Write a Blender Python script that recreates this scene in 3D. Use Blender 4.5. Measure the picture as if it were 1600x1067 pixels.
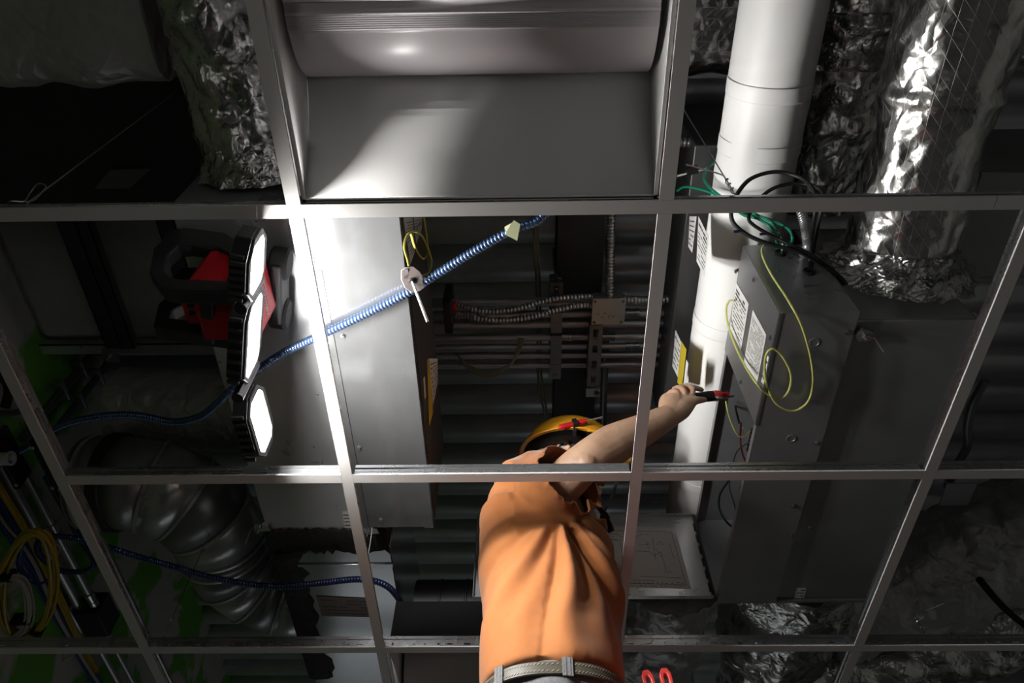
import bpy, bmesh, math, random
from mathutils import Vector, Matrix, noise
random.seed(7)
V = Vector
H = 2.70                      # height of the ceiling grid above the floor
for o in list(bpy.data.objects): bpy.data.objects.remove(o)
SC = bpy.context.scene
COL = SC.collection
# ------------------------------------------------------------------ camera, world, exposure, room light
FPX = 1160.44
CAM = V((0.98415, -0.50618, -1.12938))          # relative to the grid plane (z = 0)
_p, _y, _r = 2.54351108, 0.0268614460, 0.0125871003
CR = Matrix.Rotation(_y, 3, 'Z') @ Matrix.Rotation(_p, 3, 'X') @ Matrix.Rotation(_r, 3, 'Z')
cam_d = bpy.data.cameras.new('camera'); cam = bpy.data.objects.new('camera', cam_d); COL.objects.link(cam)
cam_d.sensor_width = 36.0; cam_d.sensor_fit = 'HORIZONTAL'; cam_d.lens = 36.0 * FPX / 1600.0
cam_d.clip_start = 0.02
cam.matrix_world = Matrix.Translation(CAM + V((0, 0, H))) @ CR.to_4x4()
SC.camera = cam
w = bpy.data.worlds.new('world'); SC.world = w; w.use_nodes = True
w.node_tree.nodes['Background'].inputs[0].default_value = (0.92, 0.95, 1.0, 1)
w.node_tree.nodes['Background'].inputs[1].default_value = 0.0035
SC.view_settings.view_transform = 'Standard'; SC.view_settings.look = 'None'
SC.view_settings.exposure = 0.0; SC.view_settings.gamma = 1.0; SC.view_settings.use_curve_mapping = False
SC.cycles.use_denoising = True
SC.cycles.max_bounces = 8; SC.cycles.caustics_reflective = False; SC.cycles.caustics_refractive = False
SC.cycles.sample_clamp_indirect = 4.0
LAMP_STRENGTH = 310.0
def area_light(name, loc, aim, size, power, color=(1, .97, .93)):
    d = bpy.data.lights.new(name, 'AREA'); d.shape = 'DISK'; d.size = size; d.energy = power; d.color = color
    o = bpy.data.objects.new(name, d); COL.objects.link(o)
    o.location = V(loc) + V((0, 0, H)); o.rotation_euler = (V(aim) - V(loc)).to_track_quat('-Z', 'Y').to_euler()
    return o
area_light('room_light', (1.5, -2.1, -1.8), (0.7, 0.9, 0.2), 1.8, 1.7)
sb_ = area_light('soft_light', (-0.35, -1.0, -1.05), (1.15, -0.15, 0.0), 0.4, 0.16); sb_.data.spread = math.radians(62)
dl_ = area_light('daylight', (0.7, 4.3, -1.5), (0.7, 1.3, 0.5), 2.2, 4.2, (.92, .97, 1.0)); dl_.data.shape = 'RECTANGLE'; dl_.data.size_y = 1.3

# ------------------------------------------------------------------ picture point -> point on a real plane
def ray(px, py): return CR @ V(((px - 800) / FPX, (533.5 - py) / FPX, -1.0))
def Z(px, py, z): d = ray(px, py); return CAM + d * ((z - CAM.z) / d.z)
def Y(px, py, y): d = ray(px, py); return CAM + d * ((y - CAM.y) / d.y)
def X(px, py, x): d = ray(px, py); return CAM + d * ((x - CAM.x) / d.x)

# ------------------------------------------------------------------ mesh helpers
class MB:
    def __init__(s): s.v = []; s.f = []; s.uv = {}
    def add(s, vs, fs):
        n = len(s.v); s.v += [V(p) for p in vs]; s.f += [tuple(i + n for i in f) for f in fs]; return s
    def box(s, a, b):
        (x0, y0, z0), (x1, y1, z1) = a, b
        x0, x1 = min(x0, x1), max(x0, x1); y0, y1 = min(y0, y1), max(y0, y1); z0, z1 = min(z0, z1), max(z0, z1)
        return s.add([(x0,y0,z0),(x1,y0,z0),(x1,y1,z0),(x0,y1,z0),(x0,y0,z1),(x1,y0,z1),(x1,y1,z1),(x0,y1,z1)],
                     [(3,2,1,0),(4,5,6,7),(0,1,5,4),(1,2,6,5),(2,3,7,6),(3,0,4,7)])
    def obox(s, c, ax, ay, az):                        # centre and three half-extent vectors
        c = V(c); ax = V(ax); ay = V(ay); az = V(az)
        vs = [c + ax*i + ay*j + az*k for k in (-1, 1) for i, j in ((-1,-1),(1,-1),(1,1),(-1,1))]
        fs = [(3,2,1,0),(4,5,6,7),(0,1,5,4),(1,2,6,5),(2,3,7,6),(3,0,4,7)]
        if ax.cross(ay).dot(az) < 0: fs = [f[::-1] for f in fs]
        return s.add(vs, fs)
    def bar(s, p, q, w, h, up=(0, 0, 1)):
        p = V(p); q = V(q); d = (q - p); L = d.length; d /= L; up = V(up)
        sd = d.cross(up)
        if sd.length < 1e-4: sd = d.cross(V((1, 0, 0)))
        sd.normalize(); u = sd.cross(d)
        return s.obox((p + q) / 2, d * L / 2, sd * w / 2, u * h / 2)
    def prism(s, poly, vec):
        n = len(poly); poly = [V(p) for p in poly]; vec = V(vec)
        nrm = V((0, 0, 0))
        for i in range(n): nrm += poly[i].cross(poly[(i + 1) % n])
        if nrm.dot(vec) < 0: poly = poly[::-1]
        vs = poly + [p + vec for p in poly]
        fs = [tuple(range(n))[::-1], tuple(range(n, 2 * n))] + [(i, (i + 1) % n, n + (i + 1) % n, n + i) for i in range(n)]
        return s.add(vs, fs)
    def loop_prism(s, outer, inner, vec):              # plate with a hole; both outlines have the same count
        n = len(outer); vec = V(vec); o = [V(p) for p in outer]; i_ = [V(p) for p in inner]
        vs = o + i_ + [p + vec for p in o] + [p + vec for p in i_]; fs = []
        for k in range(n):
            m = (k + 1) % n
            fs += [(k, n + k, n + m, m), (2*n + k, 2*n + m, 3*n + m, 3*n + k), (k, m, 2*n + m, 2*n + k), (n + k, 3*n + k, 3*n + m, n + m)]
        s.add(vs, fs); s.fix = True; return s
    def rings(s, R, caps=True, closed=False):
        n = len(R[0]); base = len(s.v); m = len(R)
        vs = [p for r in R for p in r]; fs = []
        for i in range(m - 1 + (1 if closed else 0)):
            for j in range(n):
                a = i * n + j; b = i * n + (j + 1) % n; c = ((i + 1) % m) * n + (j + 1) % n; d = ((i + 1) % m) * n + j
                fs.append((a, b, c, d))
        if caps and not closed: fs += [tuple(range(n))[::-1], tuple((m - 1) * n + j for j in range(n))]
        s.add(vs, fs)
        return s
    def tube(s, pts, r, n=10, caps=True, closed=False, sub=0, shape=None):
        pts = [V(p) for p in pts]; m = len(pts); R = []
        def tan(i):
            if closed: return (pts[(i + 1) % m] - pts[i - 1]).normalized()
            return (pts[min(i + 1, m - 1)] - pts[max(i - 1, 0)]).normalized()
        t = tan(0); u = t.cross(V((0, 0, 1)))
        if u.length < .05: u = t.cross(V((0, 1, 0)))
        u.normalize()
        for i in range(m):
            t2 = tan(i); q = t.rotation_difference(t2); u = (q @ u); u = (u - t2 * u.dot(t2)).normalized(); t = t2
            w_ = t.cross(u); rr = r(i, m) if callable(r) else r
            R.append([pts[i] + (u * math.cos(k * 2 * math.pi / n) + w_ * math.sin(k * 2 * math.pi / n)) * (rr * (shape(i, k, n) if shape else 1)) for k in range(n)])
        return s.rings(R, caps, closed)
    def sphere(s, c, r, n=12, m=8, ax=None):
        c = V(c); ax = ax or (V((1,0,0)), V((0,1,0)), V((0,0,1))); r = (r, r, r) if not hasattr(r, '__len__') else r
        R = []
        for i in range(1, m):
            th = math.pi * i / m
            R.append([c + ax[0]*(r[0]*math.sin(th)*math.cos(2*math.pi*k/n)) + ax[1]*(r[1]*math.sin(th)*math.sin(2*math.pi*k/n)) + ax[2]*(-r[2]*math.cos(th)) for k in range(n)])
        b = len(s.v); s.rings(R, False)
        top = len(s.v); s.v += [c - ax[2]*r[2], c + ax[2]*r[2]]
        s.f += [(top, b + (k+1) % n, b + k) for k in range(n)] + [(top + 1, b + (m-2)*n + k, b + (m-2)*n + (k+1) % n) for k in range(n)]
        return s
    def lathe(s, c, axis, prof, n=16, caps=True):      # prof: (distance along axis, radius)
        c = V(c); a = V(axis).normalized(); u = a.orthogonal().normalized(); w_ = a.cross(u)
        return s.rings([[c + a*h + (u*math.cos(2*math.pi*k/n) + w_*math.sin(2*math.pi*k/n))*r for k in range(n)] for h, r in prof], caps)
    def build(s, name, mat, parent=None, angle=35, bevel=0, label=None, solid=0, subd=0):
        me = bpy.data.meshes.new(name)
        lo = V((min(p[i] for p in s.v) for i in range(3))); hi = V((max(p[i] for p in s.v) for i in range(3)))
        c = (lo + hi) / 2
        me.from_pydata([p - c for p in s.v], [], s.f); me.update()
        if getattr(s, 'fix', False) or True:
            bm = bmesh.new(); bm.from_mesh(me); bmesh.ops.recalc_face_normals(bm, faces=bm.faces); bm.to_mesh(me); bm.free()
        if s.uv:
            pass
        if angle:
            me.polygons.foreach_set('use_smooth', [True] * len(me.polygons))
            me.set_sharp_from_angle(angle=math.radians(angle))
        return link(name, me, c, mat, parent, bevel, label, solid, subd)
WLOC = {}
def link(name, me, c, mat, parent=None, bevel=0, label=None, solid=0, subd=0):
    o = bpy.data.objects.new(name, me); COL.objects.link(o)
    if mat: me.materials.append(mat)
    wl = V(c) + V((0, 0, H)); WLOC[o.name] = wl
    if parent: o.parent = parent; o.location = wl - WLOC[parent.name]
    else: o.location = wl
    if solid: m = o.modifiers.new('solid', 'SOLIDIFY'); m.thickness = solid; m.offset = 0
    if bevel: m = o.modifiers.new('bevel', 'BEVEL'); m.width = bevel; m.segments = 2; m.limit_method = 'ANGLE'; m.angle_limit = math.radians(40)
    if subd: m = o.modifiers.new('subd', 'SUBSURF'); m.levels = subd; m.render_levels = subd
    if label: o['label'] = label
    return o
def tag(o, label, cat, group=None):
    o['label'] = label; o['category'] = cat
    if group: o['group'] = group
    return o
def thing(name, label, cat, loc, group=None):
    o = bpy.data.objects.new(name, None); COL.objects.link(o); o.empty_display_size = .05
    o.location = V(loc) + V((0, 0, H)); WLOC[o.name] = V(o.location); tag(o, label, cat, group); return o
def structure(o): o['kind'] = 'structure'; return o
def bake(o):                                           # apply modifiers, return the mesh
    dg = bpy.context.evaluated_depsgraph_get(); dg.update()
    me = bpy.data.meshes.new_from_object(o.evaluated_get(dg)); return me
def spline(P, n=12, closed=False):                     # Catmull-Rom
    P = [V(p) for p in P]; out = []; m = len(P)
    for i in range(m if closed else m - 1):
        if closed: a, b, c, d = P[i - 1], P[i], P[(i + 1) % m], P[(i + 2) % m]
        else: a, b, c, d = P[max(i - 1, 0)], P[i], P[i + 1], P[min(i + 2, m - 1)]
        for k in range(n):
            t = k / n
            out.append(.5 * ((2*b) + (c - a)*t + (2*a - 5*b + 4*c - d)*t*t + (3*b - a - 3*c + d)*t**3))
    if not closed: out.append(P[-1])
    return out
def resample(P, step):
    out = [P[0]]; acc = 0
    for a, b in zip(P, P[1:]):
        L = (b - a).length
        if L < 1e-9: continue
        t = step - acc
        while t <= L: out.append(a + (b - a) * (t / L)); t += step
        acc = L - (t - step)
    return out

# ------------------------------------------------------------------ materials
def nt(name):
    m = bpy.data.materials.new(name); m.use_nodes = True; t = m.node_tree
    return m, t, t.nodes['Principled BSDF']
def nd(t, kind, **kw):
    n = t.nodes.new(kind)
    for k, v in kw.items():
        if k in n.inputs: n.inputs[k].default_value = v
        else: setattr(n, k, v)
    return n
def ramp(t, fac, stops):
    r = t.nodes.new('ShaderNodeValToRGB'); t.links.new(fac, r.inputs[0]); e = r.color_ramp.elements
    while len(e) < len(stops): e.new(.5)
    for el, (p, c) in zip(e, stops): el.position = p; el.color = (*c, 1) if len(c) == 3 else c
    return r.outputs[0]
def obj_co(t, scale=(1, 1, 1)):
    c = t.nodes.new('ShaderNodeTexCoord'); m = t.nodes.new('ShaderNodeMapping'); m.inputs['Scale'].default_value = scale
    t.links.new(c.outputs['Object'], m.inputs[0]); return m.outputs[0]
def bump(t, b, h, strength=.3, dist=.01, prev=None):
    n = nd(t, 'ShaderNodeBump', Strength=strength, Distance=dist); t.links.new(h, n.inputs['Height'])
    if prev: t.links.new(prev, n.inputs['Normal'])
    t.links.new(n.outputs[0], b.inputs['Normal']); return n.outputs[0]
def plain(name, col, rough=.5, metal=0., vary=0., vscale=8., bscale=0, bstr=.2, bdist=.002, spec=None, coat=0):
    m, t, b = nt(name); b.inputs['Base Color'].default_value = (*col, 1); b.inputs['Roughness'].default_value = rough; b.inputs['Metallic'].default_value = metal
    if spec is not None: b.inputs['Specular IOR Level'].default_value = spec
    if coat: b.inputs['Coat Weight'].default_value = coat
    if vary:
        n = nd(t, 'ShaderNodeTexNoise', Scale=vscale, Detail=5.0); t.links.new(obj_co(t), n.inputs[0])
        t.links.new(ramp(t, n.outputs[0], [(.3, tuple(c*(1-vary) for c in col)), (.7, tuple(min(1, c*(1+vary)) for c in col))]), b.inputs['Base Color'])
    if bscale:
        n = nd(t, 'ShaderNodeTexNoise', Scale=bscale, Detail=4.0); t.links.new(obj_co(t), n.inputs[0]); bump(t, b, n.outputs[0], bstr, bdist)
    return m
def galvanized(name, col=.5, r0=.25, r1=.33, tint=(1, 1.01, 1.03), streak=(3, 40, 3), metal=.88):
    m, t, b = nt(name); b.inputs['Metallic'].default_value = metal
    n = nd(t, 'ShaderNodeTexNoise', Scale=9.0, Detail=6.0, Roughness=.6); t.links.new(obj_co(t), n.inputs[0])
    t.links.new(ramp(t, n.outputs[0], [(.25, tuple(col*.9*c for c in tint)), (.75, tuple(col*1.07*c for c in tint))]), b.inputs['Base Color'])
    t.links.new(ramp(t, n.outputs[0], [(.2, (r0,)*3), (.8, (r1,)*3)]), b.inputs['Roughness'])
    s = nd(t, 'ShaderNodeTexNoise', Scale=30.0, Detail=3.0); t.links.new(obj_co(t, streak), s.inputs[0]); bump(t, b, s.outputs[0], .05, .002)
    return m
def foil(name, col=.72, rough=.2, cscale=14., strength=.55, grid=False, metal=1.):
    m, t, b = nt(name); b.inputs['Metallic'].default_value = metal
    co = obj_co(t)
    w1 = nd(t, 'ShaderNodeTexNoise', Scale=cscale*.8, Detail=3.0); t.links.new(co, w1.inputs[0])
    mix = nd(t, 'ShaderNodeVectorMath', operation='MULTIPLY_ADD'); t.links.new(w1.outputs['Color'], mix.inputs[0]); mix.inputs[1].default_value = (.10,)*3; t.links.new(co, mix.inputs[2])
    v1 = nd(t, 'ShaderNodeTexVoronoi', Scale=cscale, feature='DISTANCE_TO_EDGE'); t.links.new(mix.outputs[0], v1.inputs[0])
    v2 = nd(t, 'ShaderNodeTexVoronoi', Scale=cscale*2.7, feature='F1'); t.links.new(mix.outputs[0], v2.inputs[0])
    v3 = nd(t, 'ShaderNodeTexNoise', Scale=cscale*5, Detail=6.0, Roughness=.65); t.links.new(co, v3.inputs[0])
    p = bump(t, b, v1.outputs[0], strength*.5, .03)
    p = bump(t, b, v2.outputs[0], strength*.4, .012, p)
    p = bump(t, b, v3.outputs[0], strength*.28, .006, p)
    b.inputs['Roughness'].default_value = rough
    b.inputs['Base Color'].default_value = (col, col*.985, col*.965, 1)
    if grid:
        uv = nd(t, 'ShaderNodeUVMap'); sep = nd(t, 'ShaderNodeSeparateXYZ'); t.links.new(uv.outputs[0], sep.inputs[0])
        def line(expr_nodes, out_sock, period, width):
            a = nd(t, 'ShaderNodeMath', operation='PINGPONG'); t.links.new(out_sock, a.inputs[0]); a.inputs[1].default_value = period/2
            c = nd(t, 'ShaderNodeMath', operation='LESS_THAN'); t.links.new(a.outputs[0], c.inputs[0]); c.inputs[1].default_value = width; return c.outputs[0]
        def comb(op, x, y):
            a = nd(t, 'ShaderNodeMath', operation=op); t.links.new(x, a.inputs[0]); t.links.new(y, a.inputs[1]); return a.outputs[0]
        l1 = line(None, sep.outputs[1], .028, .00036)
        l2 = line(None, comb('ADD', sep.outputs[0], sep.outputs[1]), .036, .00036)
        g = comb('MAXIMUM', l1, l2)
        p = bump(t, b, g, .3, .001, p)
        mx = nd(t, 'ShaderNodeMix', data_type='RGBA'); t.links.new(g, mx.inputs['Factor']); mx.inputs['A'].default_value = (col, col*.985, col*.965, 1); mx.inputs['B'].default_value = (.78, .765, .75, 1)
        t.links.new(mx.outputs['Result'], b.inputs['Base Color'])
        ro = nd(t, 'ShaderNodeMath', operation='MULTIPLY_ADD'); t.links.new(g, ro.inputs[0]); ro.inputs[1].default_value = .14; ro.inputs[2].default_value = rough; t.links.new(ro.outputs[0], b.inputs['Roughness'])
    return m
def emit(name, col, s):
    m, t, b = nt(name); b.inputs['Base Color'].default_value = (.8, .8, .8, 1); b.inputs['Emission Color'].default_value = (*col, 1); b.inputs['Emission Strength'].default_value = s; return m
M_TEE = plain('white_painted_steel', (.74, .72, .70), .42)
M_WEB = galvanized('tee_web_steel', .6, .2, .35)
M_TROF = plain('white_enamel', (.78, .77, .76), .38, bscale=220, bstr=.05, bdist=.0006)
M_LENS = plain('frosted_acrylic', (.74, .68, .70), .35, spec=.6)
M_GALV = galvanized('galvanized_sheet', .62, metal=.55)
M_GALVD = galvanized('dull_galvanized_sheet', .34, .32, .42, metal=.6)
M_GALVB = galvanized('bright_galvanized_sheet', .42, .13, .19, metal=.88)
M_COND = galvanized('conduit_steel', .42, .3, .4, metal=.75)
M_STRUT = galvanized('strut_steel', .26, .35, .55)
M_DECK = galvanized('deck_steel', .8, .35, .45, tint=(1, 1.03, 1.08), metal=.6)
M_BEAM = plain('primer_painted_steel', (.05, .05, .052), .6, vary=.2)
M_FOIL = foil('foil_wrap', .66, .25, 16, .5)
M_FOILG = foil('scrim_foil_wrap', .7, .24, 12, .42, grid=True)
M_FOILD = foil('dull_foil_wrap', .55, .42, 11, .85, metal=.45)
M_TAPE = foil('foil_tape', .55, .26, 20, .5)
M_WHITE = plain('white_pipe_jacket', (.87, .865, .85), .48, bscale=14, bstr=.25, bdist=.006)
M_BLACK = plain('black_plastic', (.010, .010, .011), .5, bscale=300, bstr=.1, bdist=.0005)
M_GRIP = plain('black_grip_plastic', (.028, .028, .029), .5)
M_RUBBER = plain('black_rubber', (.008, .008, .008), .7, spec=.25)
M_GREYPL = plain('dark_grey_plastic', (.05, .05, .052), .42)
M_RED = plain('red_plastic', (.56, .012, .02), .35)
M_REDL = plain('red_rubber_grip', (.62, .045, .04), .4)
M_LED = emit('led_panel', (1.0, .985, .96), LAMP_STRENGTH)
M_BLUE = plain('blue_armor', (.13, .21, .40), .26, .85)
M_BLUED = plain('blue_cable_jacket', (.05, .09, .28), .45)
M_YEL = plain('yellow_cable_jacket', (.50, .36, .03), .4)
M_YELW = plain('yellow_wire', (.58, .58, .16), .35)
M_WIREW = plain('white_wire', (.7, .68, .64), .4)
M_GREEN = plain('green_wire', (.01, .22, .13), .35)
M_PAPER = plain('paper_label', (.74, .73, .71), .55)
M_INK = plain('ink', (.03, .03, .03), .6)
M_YLAB = plain('yellow_label', (.55, .42, .03), .45)
M_MASTIC = plain('black_mastic', (.014, .012, .012), .7, bscale=60, bstr=.6, bdist=.01)
M_BRICK = plain('white_pvc', (.7, .7, .68), .35)
M_WIRE = plain('tie_wire', (.6, .59, .57), .3, 1.)
G = .6096
# ------------------------------------------------------------------ setting: floor, walls, deck above
def wall_paint():
    m, t, b = nt('green_wall_with_plaster_patches'); b.inputs['Roughness'].default_value = .75
    n = nd(t, 'ShaderNodeTexNoise', Scale=3.2, Detail=4.0, Distortion=.4); t.links.new(obj_co(t), n.inputs[0])
    n2 = nd(t, 'ShaderNodeTexNoise', Scale=25.0, Detail=4.0); t.links.new(obj_co(t), n2.inputs[0])
    t.links.new(ramp(t, n.outputs[0], [(.47, (.16, .46, .06)), (.51, (.6, .6, .57))]), b.inputs['Base Color'])
    bump(t, b, n2.outputs[0], .4, .01); return m
M_WALL = wall_paint()
M_PLAST = plain('grey_plaster', (.46, .46, .43), .8, vary=.15, vscale=5, bscale=22, bstr=.5, bdist=.01)
M_CONC = plain('grey_floor', (.16, .16, .155), .6, vary=.1)
structure(MB().box((-.75, -2.6, -2.75), (4.2, 4.4, -H)).build('floor', M_CONC))
structure(MB().box((-.75, -2.6, -H), (-.62, 4.4, 1.35)).build('wall_left', M_WALL))
structure(MB().box((-.75, 4.4, -H), (4.2, 4.5, 1.35)).build('wall_back', M_PLAST))
structure(MB().box((4.1, -2.6, -H), (4.2, 4.4, 1.35)).build('wall_right', M_PLAST))
def deck():
    # profiled steel roof deck: flutes run along x, 150 mm pitch
    mb = MB(); prof = []; y = -2.6; z0, z1 = 1.14, 1.185
    while y < 4.5:
        prof += [(y, z0), (y + .085, z0), (y + .1, z1), (y + .135, z1)]; y += .15
    vs = []
    for (yy, zz) in prof: vs += [(-.62, yy, zz), (4.2, yy, zz)]
    fs = [(2*i, 2*i + 1, 2*i + 3, 2*i + 2) for i in range(len(prof) - 1)]
    mb.add(vs, fs); return mb.build('ceiling', M_DECK, angle=20, solid=.002)
structure(deck())
# plastered beam soffit on the left, with a steel angle along its edge
so = MB().box((-.62, .40, .90), (.02, .86, 1.13)).build('trim_1', M_PLAST, bevel=.03); structure(so)
an = MB(); an.box((-.62, .862, .885), (.02, .90, .889)); an.box((-.62, .862, .885), (.02, .866, .93)); structure(an.build('trim_2', M_GALV))

# ------------------------------------------------------------------ suspended ceiling grid
grid = thing('ceiling_grid', 'white suspended ceiling grid of tee bars with its tiles taken out', 'ceiling grid', (1.0, .6, 0))
def tee(name, a, b, slots=False, hw=.038):
    a = V(a); b = V(b); d = (b - a); L = d.length; d.normalize(); s = V((-d.y, d.x, 0))
    fl = MB()
    for off, w_, z0, z1 in ((0, .012, 0, .0016), (-.0113, .0007, .0016, .0036), (.0113, .0007, .0016, .0036)):
        fl.obox((a + b)/2 + s*off + V((0, 0, (z0 + z1)/2)), d*L/2, s*w_, V((0, 0, (z1 - z0)/2)))
    root = fl.build(name, M_TEE, grid, angle=0)
    wb = MB()
    if slots:
        # web as strips and posts so that the slots are open holes
        def strip(z0, z1, x0=0, x1=L): wb.obox(a + d*((x0 + x1)/2) + V((0, 0, (z0 + z1)/2)), d*((x1 - x0)/2), s*.0008, V((0, 0, (z1 - z0)/2)))
        strip(.0016, .0145); strip(.0185, .031)
        x = .0; k = 0; prev = 0
        while x < L - .06:
            ws = (.016, .006, .004, .004, .006, .014)[k % 6]; gap = (.03, .03, .05, .024, .03, .02)[k % 6]
            strip(.0145, .0185, prev, x + gap); prev = x + gap + ws; x = prev; k += 1
        strip(.0145, .0185, prev, L)
    else:
        wb.obox((a + b)/2 + V((0, 0, .016)), d*L/2, s*.0008, V((0, 0, .0144)))
        wb.obox((a + b)/2 + V((0, 0, .021)), d*L/2, s*.0016, V((0, 0, .0012)))
        n = int(L/.02)
        for k in range(n):
            wb.obox(a + d*(L*(k + .5)/n) + V((0, 0, .009)), d*.0022, s*.0013, V((0, 0, .0013)))
    wb.obox((a + b)/2 + V((0, 0, hw - .004)), d*L/2, s*.0032, V((0, 0, .004)))
    wb.build('web', M_WEB, root, angle=0, label='bare galvanized web')
    return root
xs = Z(1556, 316, 0).x
for y, n in ((0, 0), (2*G, 1)):
    sp = xs if n == 0 else 2.62
    tee('main_tee', (-.61, y, 0), (sp - .0006, y, 0), slots=n == 1); tee('main_tee', (sp + .0006, y, 0), (4.1, y, 0), slots=n == 1)
tee('main_tee', (-.61, -2*G, 0), (4.1, -2*G, 0)); tee('main_tee', (-.61, 4*G, 0), (4.1, 4*G, 0))
for j in (-1, 0, 1):
    for i in range(0, 6):
        if j == -1 and i not in (1, 2, 4): continue
        tee('cross_tee', (i*G, 2*G*j + .0125, 0), (i*G, 2*G*(j + 1) - .0125, 0))
for i in range(0, 5): tee('cross_tee', (i*G + .0125, G, 0), ((i + 1)*G - .0125, G, 0))
for i, y in ((1, -G), (1, 3*G), (0, 3*G), (3, 3*G)): tee('cross_tee', (i*G + .0125, y, 0), ((i + 1)*G - .0125, y, 0))

# ------------------------------------------------------------------ recessed light fixtures
def troffer(y0, y1, label):
    x0, x1 = G + .0145, 2*G - .0145; yc = (y0 + y1)/2; hd = (y1 - y0)/2
    t = thing('recessed_light_fixture', label, 'ceiling light', ((x0 + x1)/2, yc, .0))
    z = .0042
    fr = MB(); wl = .006
    fr.box((x0, y0, z), (x1, y0 + wl, z + .004)); fr.box((x0, y1 - wl, z), (x1, y1, z + .004))
    fr.box((x0, y0, z), (x0 + wl, y1, z + .004)); fr.box((x1 - wl, y0, z), (x1, y1, z + .004))
    fr.build('frame', M_TROF, t)
    hs = MB(); hs.box((x0 + .004, y0 + .004, .155), (x1 - .004, y1 - .004, .158)); 
    for (a, b) in (((x0 + .002, y0 + .002, z), (x1 - .002, y0 + .004, .158)), ((x0 + .002, y1 - .004, z), (x1 - .002, y1 - .002, .158))): hs.box(a, b)
    hs.build('housing', M_GALV if y1 < .5 else plain('dark_housing', (.010, .010, .011), .7, spec=.15), t)
    prof = [(hd - .004, .007), (hd - .03, .036), (hd - .07, .073), (hd - .12, .106), (hd - .171, .128)]
    for sg in (-1, 1):
        vs = []; 
        for q, zz in spline([(a, b, 0) for a, b in prof], 5) and [(p.x, p.y) for p in spline([(a, b, 0) for a, b in prof], 5)]:
            vs += [(x0 + .003, yc + sg*q, zz), (x1 - .003, yc + sg*q, zz)]
        MB().add(vs, [(2*i, 2*i + 1, 2*i + 3, 2*i + 2) for i in range(len(vs)//2 - 1)]).build('reflector', M_TROF, t, solid=.0012)
    for sx in (0, 1):
        xa = x0 + .003 if sx == 0 else x1 - .003; xb = xa + (.004 if sx == 0 else -.004)
        MB().add([(xa, y0 + .006, z + .002), (xa, y1 - .006, z + .002), (xb, y1 - .03, .15), (xb, y0 + .03, .15)], [(0, 1, 2, 3)]).build('end_plate', M_TROF, t, solid=.0012)
    lp = [(hd - .171, .127), (hd - .178, .098), (hd - .196, .070), (hd - .224, .049), (hd - .258, .037)]
    half = [(p.x, p.y) for p in spline([(a, b, 0) for a, b in lp], 5)]
    q, zz = half[-1]; ribs = []
    for k in range(7): ribs += [(q - .003*(k + .3), zz - .0022), (q - .003*(k + .8), zz - .0010)]
    q = ribs[-1][0]
    cen = [(q - .002, .0335), (q - .005, .0335), (q - .006, .037)]
    hp = half + ribs + cen; full = hp + [(-a, b) for a, b in hp[::-1]]
    vs = []
    for a, b in full: vs += [(x0 + .016, yc + a, b), (x1 - .016, yc + a, b)]
    MB().add(vs, [(2*i, 2*i + 1, 2*i + 3, 2*i + 2) for i in range(len(full) - 1)]).build('diffuser', M_LENS, t, angle=25, solid=.0012, label='frosted ribbed diffuser')
    return t
troffer(-G + .0135, -.0135, 'large white recessed light fixture, unlit, at the top middle of the grid')
troffer(2*G + .0135, 3*G - .0135, 'dim white recessed light fixture in the far grid bay left of the man\'s waist')
# ------------------------------------------------------------------ foil wrapped ducts
def crinkle(p, amp, sc, seed=0):
    q = p * sc + V((seed*3.1, seed*1.7, 0))
    a = noise.noise(q); b = noise.noise(q*2.3 + V((5, 1, 2))); c = noise.noise(q*5.1)
    return amp * ((abs(a)*1.4 - .4) + .5*(abs(b)*1.4 - .4) + .22*c)
def sheet_mesh(rows, name, mat, parent, uvs=None, closed=True, caps=False, solid=0):
    """grid of points (list of rings) to a smooth mesh with a metric UV map"""
    m = len(rows); n = len(rows[0]); vs = [p for r in rows for p in r]
    lo = V((min(p[i] for p in vs) for i in range(3))); hi = V((max(p[i] for p in vs) for i in range(3))); c = (lo + hi)/2
    fs = []; uv = []
    for i in range(m - 1):
        for j in range(n if closed else n - 1):
            k = (j + 1) % n; fs.append((i*n + j, i*n + k, (i + 1)*n + k, (i + 1)*n + j))
            if uvs: uv += [uvs(i, j), uvs(i, j + 1), uvs(i + 1, j + 1), uvs(i + 1, j)]
    nc = len(fs)
    if caps: fs += [tuple(range(n))[::-1], tuple((m - 1)*n + j for j in range(n))]
    me = bpy.data.meshes.new(name); me.from_pydata([p - c for p in vs], [], fs); me.update()
    if uvs:
        l = me.uv_layers.new(name='UVMap'); l.data.foreach_set('uv', [x for q in uv for x in q] + [0.0]*(2*(len(l.data) - len(uv))))
    bm = bmesh.new(); bm.from_mesh(me); bmesh.ops.recalc_face_normals(bm, faces=bm.faces); bm.to_mesh(me); bm.free()
    me.polygons.foreach_set('use_smooth', [True]*len(me.polygons)); me.set_sharp_from_angle(angle=math.radians(60))
    return link(name, me, c, mat, parent, solid=solid)
def frames(pts):
    out = []; t = (pts[1] - pts[0]).normalized(); u = t.cross(V((0, 0, 1)))
    if u.length < .05: u = t.cross(V((0, 1, 0)))
    u.normalize()
    for i in range(len(pts)):
        t2 = (pts[min(i + 1, len(pts) - 1)] - pts[max(i - 1, 0)]).normalized(); u = t.rotation_difference(t2) @ u; u = (u - t2*u.dot(t2)).normalized(); t = t2
        out.append((pts[i], t, u, t.cross(u)))
    return out
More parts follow.
